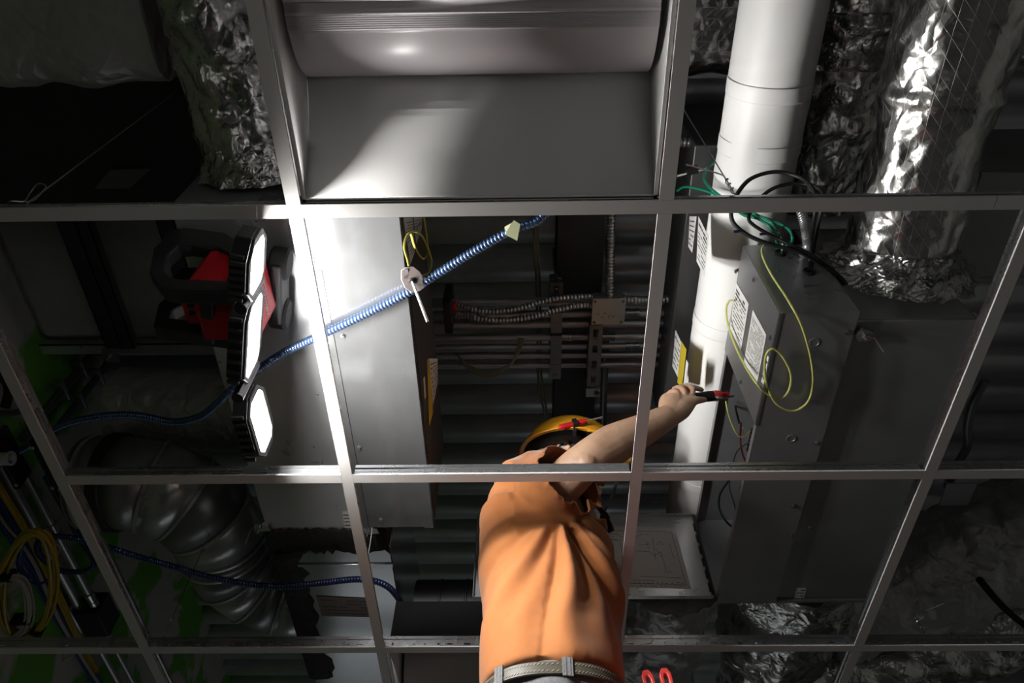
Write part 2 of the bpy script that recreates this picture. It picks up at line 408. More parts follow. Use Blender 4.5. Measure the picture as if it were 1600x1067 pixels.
def foil_tube(name, path, rf, mat, parent=None, amp=.012, sc=14, seed=0, step=.014, n=72, seg=8, caps=True, seams=()):
    pts = resample(spline(path, seg), step); fr = frames(pts); L = len(pts); rows = []
    for i, (p, t, u, w_) in enumerate(fr):
        s = i/(L - 1); R = rf(s) if callable(rf) else rf
        for sm, sh in seams: R += sh*math.exp(-((s - sm)*L*step/.012)**2)
        ring = []
        for k in range(n):
            a = 2*math.pi*k/n; q = u*math.cos(a) + w_*math.sin(a); ring.append(p + q*(R + crinkle(p + q*R, amp, sc, seed)))
        rows.append(ring)
    R0 = rf(.5) if callable(rf) else rf
    return sheet_mesh(rows, name, mat, parent, lambda i, j: (i*step, j*2*math.pi*R0/n), True, caps)
def foil_box(name, a, b, mat, parent=None, amp=.015, sc=8, seed=0, rad=.04, step=.02, axis=0):
    """insulated rectangular duct: rounded rectangle swept along x (axis 0) or y (axis 1)"""
    a = V(a); b = V(b); i0 = axis; i1 = 1 - axis; n0 = int((b[i0] - a[i0])/step)
    hx = (b[i1] - a[i1])/2; hz = (b.z - a.z)/2; cx = (a[i1] + b[i1])/2; cz = (a.z + b.z)/2
    prof = []
    for sx, sz in ((-1, -1), (1, -1), (1, 1), (-1, 1)):
        pass
    cor = [(hx - rad, -hz + rad, -90), (hx - rad, hz - rad, 0), (-hx + rad, hz - rad, 90), (-hx + rad, -hz + rad, 180)]
    for ci, (x, z, a0) in enumerate(cor):
        for k in range(7):
            an_ = math.radians(a0 + 15*k); prof.append((x + rad*math.cos(an_), z + rad*math.sin(an_), math.cos(an_), math.sin(an_)))
        x2, z2, a2 = cor[(ci + 1) % 4]; an_ = math.radians(a0 + 90); p1 = prof[-1]
        x2 += rad*math.cos(an_); z2 += rad*math.sin(an_); d = math.hypot(x2 - p1[0], z2 - p1[1]); m = max(2, int(d/step))
        for k in range(1, m): prof.append((p1[0] + (x2 - p1[0])*k/m, p1[1] + (z2 - p1[1])*k/m, math.cos(an_), math.sin(an_)))
    rows = []; per = [0]
    for i in range(n0 + 1):
        ring = []
        for (x, z, nx, nz) in prof:
            p = V((0, 0, cz + z)); p[i0] = a[i0] + (b[i0] - a[i0])*i/n0; p[i1] = cx + x
            q = V((0, 0, nz)); q[i1] = nx; ring.append(p + q*crinkle(p, amp, sc, seed))
        rows.append(ring)
    for k in range(1, len(prof) + 1): per.append(per[-1] + math.hypot(prof[k % len(prof)][0] - prof[k - 1][0], prof[k % len(prof)][1] - prof[k - 1][1]))
    return sheet_mesh(rows, name, mat, parent, lambda i, j: (i*step, per[j]), True, True)

# top right: the big bright duct running into the right hand unit
t = thing('foil_wrapped_duct', 'big bright foil wrapped round duct running down the right side into the grey unit', 'duct', (1.88, -.2, .43))
foil_tube('foil_sleeve', [(1.93, -.95, .56), (1.92, -.55, .545), (1.905, -.3, .53), (1.89, -.05, .51), (1.885, .15, .485), (1.88, .34, .46)],
          lambda s: .121 + .012*math.exp(-((s - .55)/.12)**2) - .006*math.exp(-((s - .8)/.03)**2), M_FOILG, t, amp=.0085, sc=9, seed=3, step=.011, n=84, seams=((.52, .016), (.72, .007)))
foil_tube('foil_bunch', [(1.965, -.40, .475), (1.985, -.28, .455), (1.975, -.19, .455)], lambda s: .075*math.sin(math.pi*min(max(s, .05), .95))**.6 + .01, M_FOIL, t, amp=.022, sc=22, seed=8, step=.009, n=60)
foil_tube('foil_collar', [(1.88, .30, .455), (1.88, .34, .45), (1.88, .362, .45)], lambda s: .122 + .055*s**2, M_TAPE, t, amp=.018, sc=24, seed=5, step=.006, n=90)

# top right, behind: elbow drop with a crinkled collar
t = thing('foil_wrapped_duct', 'dark crumpled foil duct with a bluish taped collar between white pipe and bright duct', 'duct', (1.8, -.15, .75))
foil_tube('foil_sleeve', [(1.80, -.62, .855), (1.795, -.45, .85), (1.79, -.25, .83), (1.79, -.13, .815)], .128, M_FOIL, t, amp=.026, sc=12, seed=11, step=.012, n=72)
foil_tube('foil_collar', [(1.79, -.15, .82), (1.79, -.08, .815), (1.79, -.02, .81)], lambda s: .142 + .01*math.sin(9*s), M_TAPE, t, amp=.02, sc=26, seed=12, step=.008, n=84)
foil_tube('foil_taper', [(1.79, -.03, .81), (1.785, .1, .80), (1.78, .26, .79), (1.78, .36, .78)], lambda s: .135 - .035*s, M_FOIL, t, amp=.022, sc=13, seed=13, step=.012, n=72)
# insulated rectangular main crossing behind the white pipe
o = foil_box('insulated_main_duct', (1.20, -.75, .985), (2.9, .06, 1.125), M_FOILG, amp=.012, sc=7, seed=4, rad=.05, axis=0)
tag(o, 'wide foil faced rectangular duct crossing behind the white pipe at the top right', 'duct')

# top left: insulated rectangular duct and the round duct beside the light fixture
o = foil_box('insulated_branch_duct', (-.60, -.75, .47), (.222, -.07, .80), M_FOILD, amp=.018, sc=6, seed=21, rad=.06, axis=0)
tag(o, 'wide dull foil faced duct in the top left corner', 'duct')
t = thing('foil_wrapped_duct', 'crinkled foil round duct beside the large light fixture at the top left', 'duct', (.4, -.2, .45))
foil_tube('foil_sleeve', [(.37, -.80, .54), (.372, -.5, .53), (.38, -.25, .505), (.405, -.05, .465), (.425, .085, .43)], lambda s: .138 - .014*s, M_FOIL, t, amp=.017, sc=12, seed=2, step=.012, n=84)
foil_tube('foil_collar', [(.42, .03, .44), (.424, .06, .434), (.426, .096, .43)], lambda s: .120 + .022*s, M_TAPE, t, amp=.016, sc=24, seed=6, step=.007, n=80)

# far ducts beyond the right hand unit
o = foil_tube('foil_wrapped_duct', [(1.83, 1.325, .40), (1.84, 1.6, .43), (1.86, 2.0, .46), (1.9, 2.6, .48)], lambda s: .175 + .02*math.sin(7*s), M_FOIL, amp=.03, sc=8, seed=31, step=.018, n=64)
tag(o, 'shiny foil duct leaving the far end of the right hand unit', 'duct')
o = foil_tube('foil_wrapped_duct', [(1.42, 1.37, .345), (1.41, 1.6, .35), (1.4, 2.0, .35), (1.38, 2.7, .35)], .15, M_FOILD, amp=.03, sc=9, seed=32, step=.018, n=64)
tag(o, 'dark crumpled foil duct below the open panel door, beside the man\'s hip', 'duct')
o = foil_tube('foil_wrapped_duct', [(2.10, 1.86, .60), (2.35, 1.80, .62), (2.6, 1.68, .66), (2.9, 1.5, .72), (3.3, 1.3, .78)], .20, M_FOILD, amp=.034, sc=8, seed=33, step=.018, n=64)
tag(o, 'dull wrinkled foil duct sweeping off to the right above the far right tee', 'duct')
o = foil_tube('foil_wrapped_duct', [(2.06, 2.25, .56), (2.4, 2.22, .58), (2.75, 2.1, .62), (3.2, 1.9, .68)], .15, M_FOIL, amp=.03, sc=8, seed=34, step=.018, n=64)
tag(o, 'foil duct with a reddish sheen in the bottom right corner', 'duct')

# left, lying along x behind the blue cable
o = foil_tube('foil_wrapped_duct', [(-.365, 1.07, .80), (-.1, 1.07, .80), (.1, 1.07, .80), (.40, 1.07, .80)], .140, M_FOILD, amp=.008, sc=12, seed=41, step=.012, n=64)
tag(o, 'dark foil faced round duct lying crosswise behind the sagging blue cable', 'duct')

# ------------------------------------------------------------------ white jacketed pipe
pz = .625; px_ = 1.558; pr = .0945
t = thing('white_jacketed_pipe', 'thick white jacketed pipe running front to back beside the open unit', 'pipe', (px_, .4, pz))
pts = resample([V((px_, -.95, pz)), V((px_, 2.3, pz))], .02); rows = []
for (p, tt, u, w_) in frames(pts):
    ring = []
    for k in range(64):
        a = 2*math.pi*k/64; q = u*math.cos(a) + w_*math.sin(a); P_ = p + q*pr
        d = noise.noise(P_*V((18, 4, 18)))*.0022 + max(0, noise.noise(P_*V((9, 9, 9)) + V((3, 0, 0))))**2*.014*(1 if p.y < .2 else .25)
        ring.append(p + q*(pr + d))
    rows.append(ring)
sheet_mesh(rows, 'jacket', M_WHITE, t, lambda i, j: (i*.02, j*.009), True, True)
for yy in (-.30, -.02, .115, .62, 1.2):
    R = []
    for h, rr in ((-.018, .0005), (-.016, .0016), (.016, .0016), (.018, .0005)): R.append((h, pr + rr*.35 + .0014))
    MB().lathe((px_, yy, pz), (0, 1, 0), R, 64, caps=False).build('jacket_lap', M_WHITE, t, solid=.0006)

# ------------------------------------------------------------------ labels and screws
def label_plate(P4, mat, parent, out, lines=0, name='label', ink=M_INK, frac=(.08, .92), bold=(), th=.0006):
    """P4: corners tl, tr, br, bl on the surface; out: outward normal. Lines are printed strips."""
    P4 = [V(p) + V(out)*.0006 for p in P4]
    o = MB().prism(P4, V(out)*th).build(name, mat, parent, angle=0)
    if lines:
        mb = MB(); rnd = random.Random(len(WLOC))
        def at(u, v): a = P4[0].lerp(P4[1], u); b = P4[3].lerp(P4[2], u); return a.lerp(b, v) + V(out)*(th + .0001)
        for k in range(lines):
            v = frac[0] + (frac[1] - frac[0])*(k + .5)/lines; h = (frac[1] - frac[0])/lines*(.15 if k not in bold else .3); u = .07
            while u < .9:
                du = min(rnd.uniform(.05, .3), .94 - u)
                if rnd.random() < .86: mb.prism([at(u, v - h), at(u + du, v - h), at(u + du, v + h), at(u, v + h)], V(out)*.00015)
                u += du + rnd.uniform(.015, .05)
        mb.build('print', ink, o, angle=0)['kind'] = 'stuff'
    return o
def screw(p, out, parent, r=.006, name='screw', mat=None):
    out = V(out)
    return MB().lathe(p, out, [(0, r*1.45), (.0012, r*1.45), (.0013, r), (.004, r*.95), (.0045, r*.5)], 8).build(name, mat or M_GALVB, parent)

# ------------------------------------------------------------------ right hand unit
EX0, EX1, EY0, EY1, EZ0, EZ1 = 1.5275, 1.692, .333, 1.307, .20, .512
ur = thing('air_handling_unit', 'big galvanized air handling unit with an open control box on its left side', 'air unit', (1.85, .83, .2))
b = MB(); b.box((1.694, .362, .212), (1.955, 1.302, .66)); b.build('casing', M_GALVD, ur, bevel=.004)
fl = MB(); fl.box((1.9555, .362, .206), (1.961, 1.302, .24)); fl.box((1.70, 1.3025, .205), (1.955, 1.312, .25)); fl.build('flange', M_GALVD, ur)
# control box: sheets
cb = MB(); th = .002
cb.box((EX0, EY0, EZ0), (EX1, EY1, EZ0 + th))                       # bottom
cb.box((EX0, EY0, EZ0 + th), (EX1, EY0 + th, EZ1))                   # near end
cb.box((EX0, EY1 - th, EZ0 + th), (EX1, EY1, EZ1))                   # far end
cb.box((EX1 - th, EY0 + th, EZ0 + th), (EX1, EY1 - th, EZ1))         # back
cb.box((EX0, EY0 + th, EZ1 - th), (EX1 - th, EY1 - th, EZ1))         # top
cb.box((EX0, EY0 + th, EZ0 + th), (EX0 + th, EY1 - th, EZ0 + .016))  # lower lip
cb.box((EX0, EY0 + th, EZ1 - .016), (EX0 + th, EY1 - th, EZ1 - th))
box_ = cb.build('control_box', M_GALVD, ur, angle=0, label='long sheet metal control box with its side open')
cy = X(1182, 665, EX0).y
cv = MB().box((EX0 - .003, EY0 + .001, EZ0 + .004), (EX0 - .0005, cy, EZ1 - .002)); cv.box((EX0 - .003, EY0 + .001, EZ0 + .0012), (EX0 + .004, cy, EZ0 - .0012))
cover = cv.build('cover_panel', galvanized('cover_sheet', .30, .3, .4, metal=.75), ur, angle=0, label='brighter cover panel carrying two white labels')
ox = EX0 - .003
def onx(px, py): p = X(px, py, ox); return p
for p in ((1150, 424), (1178, 437), (1204, 528), (1158, 597)): screw(onx(*p), (-1, 0, 0), cover, .0045)
label_plate([onx(1151, 441), onx(1170.5, 475), onx(1158.5, 547), onx(1141, 513)], M_PAPER, cover, (-1, 0, 0), 11, bold=(0, 1))
label_plate([onx(1177, 484), onx(1198, 523), onx(1184, 597), onx(1163, 566)], M_PAPER, cover, (-1, 0, 0), 22)
label_plate([onx(1198.5, 553), onx(1202, 558), onx(1194, 601), onx(1190, 596)], M_PAPER, cover, (-1, 0, 0), 3)
# end face knockouts, grommets, screws, marker scribble
def ony(px, py): return Y(px, py, EY0)
for p in ((1239, 434), (1216, 424), (1246, 411), (1256, 448), (1262, 460)): screw(ony(*p), (0, -1, 0), box_, .003)
screw(ony(1309, 455), (0, -1, 0), box_, .004)
def onz(px, py, z=EZ0): return Z(px, py, z)
for p in ((1324, 519), (1277, 692), (1240, 790)): screw(onz(*p), (0, 0, -1), box_, .005)
for p in ((1272, 535), (1236, 685)): MB().lathe(onz(*p), (0, 0, -1), [(.0, .0115), (.0012, .0115), (.0014, .0095), (.0006, .009), (.0006, .001)], 20).build('knockout', M_GALVD, box_)
g1, g2 = ony(1219, 397), ony(1264, 426)
for gp in (g1, g2): MB().lathe(gp, (0, -1, 0), [(-.002, .0135), (.006, .0145), (.007, .012), (.005, .009), (-.002, .009)], 18).build('grommet', M_RUBBER, box_)
sc_ = MB(); rnd = random.Random(5)
for (cx, cy_) in ((1229, 392), (1240, 397), (1250, 401), (1236, 403), (1246, 390), (1255, 392)):
    p = ony(cx, cy_); q0 = p
    for k in range(4):
        q1 = p + V((rnd.uniform(-.006, .006), -.0004, rnd.uniform(-.008, .008))); sc_.bar(q0 + V((0, -.0005, 0)), q1, .0018, .0004, (0, 1, 0)); q0 = q1
sc_.build('marker_scribble', M_INK, box_, angle=0, label='black marker scribble')
# stickers on the unit underside
label_plate([Z(1245, 918, .212), Z(1260, 918, .212), Z(1255, 938, .212), Z(1240, 938, .212)], M_PAPER, ur, (0, 0, -1), 4)
for p in ((1237, 835), (1265, 824)): screw(Z(*p, .2), (0, 0, -1), box_, .004)
# hinged door with wiring diagram
dz1, dz0 = .522, .215
door_y = EY1 - .004
d_ = MB(); d_.box((.834, door_y - .002, dz0), (EX0 - .008, door_y, dz1)); d_.box((.834, door_y - .014, dz0 - .002), (EX0 - .008, door_y, dz0)); d_.box((.834, door_y - .014, dz1), (EX0 - .008, door_y, dz1 + .002)); d_.box((.832, door_y - .014, dz0), (.834, door_y, dz1))
door = d_.build('door', M_GALV, ur, angle=0, label='open hinged door with a printed wiring diagram')
hg = MB(); hg.tube([(EX0 - .005, door_y - .006, dz0), (EX0 - .005, door_y - .006, dz1)], .005, 10)
for k in range(6): hg.box((EX0 - .014, door_y - .004, dz0 + .02 + .045*k), (EX0 - .004, door_y - .0022, dz0 + .05 + .045*k))
hg.build('hinge', M_BEAM, door)
yp = door_y - .0022
def ond(px, py): return Y(px, py, yp)
pp = MB().prism([ond(880, 820), ond(1054.5, 825), ond(1080, 920), ond(905, 914)], (0, -.0006, 0)).build('wiring_diagram', M_PAPER, door, angle=0, label='white printed wiring diagram sheet')
ln = MB()
def stroke(pts, w=.0012):
    Q = [Y(x, y, yp - .0008) for x, y in pts]
    for a, b in zip(Q, Q[1:]): ln.bar(a, b, w, .0002, (0, 1, 0))
for s in ([(946, 836), (962, 834), (975, 840), (985, 838)], [(952, 842), (968, 845), (974, 870), (980, 880)], [(975, 836), (990, 842), (1000, 835)], [(993, 861), (1003, 861), (1015, 862), (1022, 868), (1033, 862), (1041, 892)], [(1038, 894), (1050, 893)], [(990, 906), (1022, 907)], [(1010, 845), (1014, 858)], [(1020, 840), (1024, 874)], [(930, 871), (955, 871), (955, 877), (935, 877)], [(940, 882), (968, 882), (970, 902), (945, 902)], [(948, 910), (972, 910)], [(998, 852), (1012, 850), (1016, 850)], [(1028, 846), (1036, 848)], [(1024, 856), (1034, 870)], [(1046, 850), (1052, 870), (1056, 872)], [(918, 828), (1049, 831), (1072, 914), (952, 910)], [(1000, 900), (1066, 903)]): stroke(s, .0011)
rnd = random.Random(3)
for row, (x0, x1, y0) in enumerate(((990, 1068, 911), (1000, 1070, 915), (932, 960, 838), (1025, 1040, 850), (1000, 1015, 835), (955, 972, 843))):
    x = x0
    while x < x1:
        dx = rnd.uniform(1.5, 5); stroke([(x, y0 + rnd.uniform(-1, 1)), (min(x + dx, x1), y0 + rnd.uniform(-1, 1))], .0016); x += dx + rnd.uniform(1, 6)
ln.build('diagram_print', M_INK, pp, angle=0)['kind'] = 'stuff'
# inside the control box: terminal block, transformer, wires (each wire a part)
tb = MB(); q = X(1172, 690, EX0 + .03); tb.box(q - V((.0, .035, .012)), q + V((.025, .035, .012)))
for k in range(5): tb.lathe(q + V((0, -.028 + .014*k, 0)), (-1, 0, 0), [(0, .004), (.004, .004)], 8)
tb.build('terminal_block', M_BLACK, ur)
for i, (cx, cyy) in enumerate(((1160, 632), (1166, 648))):
    q = X(cx, cyy, EX0 + .06); MB().box(q - V((-.02, .008, .004)), q + V((.03, .008, .004))).build('relay', plain('dark_red_plastic', (.2, .01, .015), .4), ur, bevel=.002, label='small red relay inside the box')
def wire(name, pts, r, mat, parent, n=8, seg=10): return MB().tube(spline(pts, seg), r, n).build(name, mat, parent, angle=60)
xi = EX0 + .02
wire('wire', [X(1134, 627, xi), X(1139, 650, xi), X(1150, 676, xi), X(1160, 683, xi), X(1172, 674, xi + .02)], .0022, M_YELW, ur)
wire('wire', [X(1147, 625, xi + .04), X(1151, 645, xi + .03), X(1155, 661, xi + .03)], .003, M_BLACK, ur)
wire('wire', [X(1160, 668, xi + .02), X(1168, 680, xi + .02), X(1176, 686, xi + .03)], .0022, M_WIREW, ur)
wire('wire', [X(1158, 660, xi), X(1157, 688, xi), X(1160, 708, xi), X(1166, 724, xi)], .0025, plain('dark_red_wire', (.25, .01, .03), .4), ur)
wire('wire', [X(1176, 686, xi), X(1170, 706, xi), X(1168, 722, xi), X(1163, 735, xi)], .0022, M_WIREW, ur)
wire('wire', [X(1172, 690, xi), X(1152, 705, xi), X(1144, 730, xi), X(1140, 760, xi), X(1148, 790, xi), X(1151, 812, xi + .02)], .0018, M_GREYPL, ur)
wire('wire', [X(1138, 752, xi), X(1125, 772, xi - .01), X(1124, 795, xi - .01), X(1135, 815, xi), X(1148, 826, xi + .02)], .0032, M_BLACK, ur)
wire('wire', [X(1160, 750, xi + .03), X(1156, 768, xi + .03), X(1160, 774, xi + .04)], .0028, M_BLACK, ur)
wl_ = X(1157, 722, xi); MB().lathe(wl_, (-1, .3, 0), [(0, .005), (.003, .0062), (.014, .0058), (.016, .003)], 10).build('wire_lug', M_WIREW, ur)

# thin yellow wire looping out of the box end and across the cover (hangs free)
yw = [(1197, 382, .34), (1191, 388, .33), (1192, 402, .325), (1206, 430, .32), (1232, 470, .30), (1253, 510, .26), (1267, 560, .22), (1270, 600, .20), (1262, 628, .19), (1240, 642, .18), (1215, 632, .18), (1202, 612, .18), (1195, 585, .185), (1197, 555, .19), (1208, 545, .19), (1222, 556, .185), (1235, 582, .18), (1234, 606, .18), (1222, 621, .185), (1200, 616, .195), (1180, 596, .24), (1160, 564, .28), (1144, 528, .33), (1136, 500, .37), (1135, 480, .40), (1140, 470, .42), (1144, 469, .43)]
P_ = []
for px, py, q in yw:
    if py < 480 and px > 1150: P_.append(Y(px, py, EY0 - .018))
    elif px < 1165: P_.append(X(px, py, EX0 - .018))
    else: P_.append(Z(px, py, min(q, .185)))
o = MB().tube(spline(P_, 8), .0026, 8).build('yellow_control_wire', M_YELW); tag(o, 'thin yellow wire looped in front of the open control box', 'wire')

# ------------------------------------------------------------------ left hand unit
ul = thing('air_handling_unit', 'galvanized air handling unit lit white by the work light, with a long closed control box', 'air unit', (.45, .55, .25))
LZ = .262
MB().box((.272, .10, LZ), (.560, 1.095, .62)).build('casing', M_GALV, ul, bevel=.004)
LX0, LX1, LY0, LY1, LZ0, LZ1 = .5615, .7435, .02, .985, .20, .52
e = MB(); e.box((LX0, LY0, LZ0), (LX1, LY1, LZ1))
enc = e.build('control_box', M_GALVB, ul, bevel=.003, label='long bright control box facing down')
fl = MB(); fl.box((LX1 - .022, LY0 + .002, LZ0 - .0018), (LX1 + .0016, LY1, LZ0 - .0002)); fl.box((LX1 + .0002, LY0 + .002, LZ0 - .0002), (LX1 + .0018, LY1, LZ0 + .02)); fl.box((LX0 - .0016, LY0 + .2, LZ0 - .0018), (LX0 + .014, LY1, LZ0 - .0002)); fl.build('edge_flange', M_GALVB, enc, angle=0)
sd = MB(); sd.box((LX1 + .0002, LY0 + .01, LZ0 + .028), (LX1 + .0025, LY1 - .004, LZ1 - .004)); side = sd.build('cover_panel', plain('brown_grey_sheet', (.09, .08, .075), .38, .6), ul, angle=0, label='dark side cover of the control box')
sx = LX1 + .0026
def onl(px, py): return X(px, py, sx)
label_plate([onl(629.5, 340), onl(644, 340), onl(647, 394), onl(641, 412)], M_PAPER, side, (1, 0, 0), 12)
label_plate([onl(646, 340), onl(659, 340), onl(658, 358), onl(650, 380)], M_PAPER, side, (1, 0, 0), 7, bold=(2, 3))
label_plate([onl(670, 560), onl(683, 560), onl(683, 598), onl(676, 632)], M_PAPER, side, (1, 0, 0), 8)
label_plate([onl(667, 562), onl(670, 560), onl(676, 645), onl(670, 665)], M_YLAB, side, (1, 0, 0), 0)
label_plate([onl(661, 592), onl(663, 588), onl(665, 620), onl(663, 624)], M_PAPER, side, (1, 0, 0), 0)
for p in ((559, 703), (562, 697)): pass
for p in ((561, 699), (536, 525), (595, 812)): screw(Z(*p, LZ0), (0, 0, -1), enc, .0045)
seam = MB(); seam.box((.5605, 1.02, LZ - .001), (.563, 1.09, LZ + .3)); 
mast = MB()
rows = []
rnd = random.Random(9)
for k in range(30):
    x = .268 + .335*k/29; rows.append([V((x, 1.055 + rnd.uniform(-.006, .006), LZ - .002)), V((x, 1.068, LZ - .009 - rnd.uniform(0, .004))), V((x, 1.13 + rnd.uniform(-.006, .01), LZ - .008)), V((x, 1.15 + rnd.uniform(-.012, .012), LZ - .002)), V((x, 1.12, LZ + .012)), V((x, 1.07, LZ + .012))])
MB().rings(rows).build('mastic_seam', M_MASTIC, ul, angle=50, label='black mastic band over the joint')
label_plate([Z(535, 799, LZ), Z(548, 799, LZ), Z(553, 830, LZ), Z(540, 830, LZ)], M_PAPER, ul, (0, 0, -1), 5)
# hanger brackets bolted on the unit
def bracket(px, py, z, name, label, dirx):
    p = Z(px, py, z)
    t = thing('hanger_bracket', label, 'bracket', p)
    MB().prism([p + V((0, 0, -.001)), p + V((dirx*.03, .012, -.001)), p + V((dirx*.034, .03, -.001)), p + V((0, .034, -.001)), p + V((-dirx*.012, .017, -.001))], (0, 0, -.012)).build('clip', M_GALVB, t, angle=0)
    MB().lathe(p + V((dirx*.006, .017, -.013)), (0, 0, -1), [(0, .006), (.006, .006), (.008, .004), (.02, .0025)], 8).build('bolt', M_GALVB, t)
    return t, p
t, p = bracket(402, 812, LZ, 'x', 'small metal hanger bracket with a wire end at the left unit\'s far left corner', 1)
MB().tube([p + V((-.008, .017, -.008)), Z(391, 828, .235), Z(383, 851, .215)], .0016, 6).build('wire_end', M_WIRE, t)
t, p = bracket(572, 816, LZ0 + .062, 'x', 'small metal hanger bracket with a wire end beside the second tee', 1)
MB().tube([Z(582, 822, .25), Z(579, 845, .22), Z(575, 868, .19)], .0016, 6).build('wire_end', M_WIRE, t)
t, p = bracket(1344, 508, .212, 'x', 'small metal hanger bracket with a bent wire at the right unit\'s near end', 1)
MB().tube([p + V((.01, .02, -.012)), Z(1366, 528, .19), Z(1381, 550, .17)], .0014, 6).build('wire_end', M_WIRE, t)
# supply duct continuing from the left unit
sd_ = thing('supply_duct', 'bright rectangular sheet metal duct with a brown label beyond the left unit', 'duct', (.45, 1.5, .25))
MB().box((.285, 1.135, LZ + .003), (.605, 2.3, .60)).build('duct_body', M_GALVB, sd_, bevel=.003)
for yy, z0 in ((1.205, .004), (1.585, .006)): MB().box((.283, yy, LZ + .001 - z0*.6), (.607, yy + .012, LZ + .004)).build('raised_seam', M_GALVB, sd_, bevel=.0015)
label_plate([Z(494, 931, LZ + .002), Z(577, 935, LZ + .002), Z(592, 964, LZ + .002), Z(503, 962, LZ + .002)], plain('brown_paper_label', (.20, .16, .15), .6), sd_, (0, 0, -1), 5, ink=plain('faint_ink', (.09, .07, .07), .6))
rows = []
for k in range(26):
    y = 1.15 + .62*k/25; c0 = Z(440, 880, LZ).x - .035*k/25*0; x = .283; r_ = rnd.uniform
    rows.append([V((x - .012, y, LZ - .003)), V((x + .012, y, LZ - .008)), V((x + .05 + r_(-.012, .012), y, LZ - .006)), V((x + .065 + r_(-.014, .014), y, LZ + .0025)), V((x, y, LZ + .006))])
MB().rings(rows).build('mastic_band', M_MASTIC, sd_, angle=50, label='ragged black mastic band')
# ------------------------------------------------------------------ round spiral ducts with gored elbows on the left
RB, RR, zc = .25, .142, .505
rd = thing('gored_elbow_duct', 'dull galvanized round duct with two gored elbows in an S on the lower left', 'duct', (0, 1.4, zc))
def seg_tube(name, c_list, r, mat, parent): return MB().tube(c_list, r, 40, caps=False).build(name, mat, parent, solid=.0015)
def ring_seam(c, ax, r, parent): MB().lathe(V(c), ax, [(-.006, r), (-.0035, r + .005), (.0035, r + .005), (.006, r)], 44, caps=False).build('raised_seam', M_GALV, parent)
y1 = 1.115
seg_tube('straight_duct', [(-.355, y1, zc), (-.255, y1, zc)], RR, M_GALVD, rd)
ring_seam((-.335, y1, zc), (1, 0, 0), RR, rd)
MB().lathe((-.362, y1, zc), (1, 0, 0), [(0, .02), (0, RR - .01), (.004, RR), (.012, RR + .002)], 40).build('end_cap', M_GALVD, rd)
def elbow(cx, cy, a0, a1, n):
    P_ = [V((cx + RB*math.cos(math.radians(a0 + (a1 - a0)*k/n)), cy + RB*math.sin(math.radians(a0 + (a1 - a0)*k/n)), zc)) for k in range(n + 1)]
    T_ = [V((-math.sin(math.radians(a0 + (a1 - a0)*k/n)), math.cos(math.radians(a0 + (a1 - a0)*k/n)), 0)) for k in range(n + 1)]
    for k in range(n):
        R = []
        for p, tt in ((P_[k], T_[k]), (P_[k + 1], T_[k + 1])):
            u = V((0, 0, 1)); w_ = tt.cross(u); R.append([p + (u*math.cos(2*math.pi*j/40) + w_*math.sin(2*math.pi*j/40))*RR for j in range(40)])
        MB().rings(R, caps=False).build('gore', M_GALV if k % 2 else M_GALVD, rd, solid=.0015)
        ring_seam(P_[k], T_[k], RR, rd)
    ring_seam(P_[n], T_[n], RR, rd)
elbow(-.255, y1 + RB, -90, 0, 4)
seg_tube('straight_duct', [(-.005, y1 + RB, zc), (-.008, y1 + RB + .05, zc)], RR, M_GALVD, rd)
elbow(-.008 + RB, y1 + RB + .05, 180, 90, 4)
yo = y1 + 2*RB + .05
seg_tube('straight_duct', [(-.008 + RB, yo, zc), (.29, yo, zc)], RR, M_GALVD, rd)
for xx in (-.285, .235):
    yy = y1 if xx < 0 else yo
    pr_ = [(0, RR + .002), (.004, RR + .009), (.036, RR + .008), (.04, RR + .002)]
    MB().lathe((xx, yy, zc), (1, 0, 0), pr_, 44, caps=False).build('mastic_band', M_MASTIC, rd, label='black mastic band')
# second unit casing behind the white pipe
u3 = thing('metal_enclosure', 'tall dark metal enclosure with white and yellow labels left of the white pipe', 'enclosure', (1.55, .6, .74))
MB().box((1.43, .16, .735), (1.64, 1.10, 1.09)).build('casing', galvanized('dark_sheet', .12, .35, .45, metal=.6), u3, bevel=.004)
def on3(px, py): return X(px, py, 1.4295)
label_plate([on3(1078, 338), on3(1089, 338), on3(1082, 395), on3(1076, 385)], M_PAPER, u3, (-1, 0, 0), 6)
label_plate([on3(1092, 338), on3(1108, 370), on3(1101, 432), on3(1089, 408)], M_PAPER, u3, (-1, 0, 0), 9, bold=(0, 1))
label_plate([on3(1056, 515), on3(1065, 535), on3(1060, 590), on3(1051, 572)], M_PAPER, u3, (-1, 0, 0), 6)
label_plate([on3(1065, 533), on3(1073, 546), on3(1066, 604), on3(1059, 598)], M_YLAB, u3, (-1, 0, 0), 0)
label_plate([on3(1073, 562), on3(1076, 568), on3(1072, 600), on3(1068, 606)], M_PAPER, u3, (-1, 0, 0), 0)
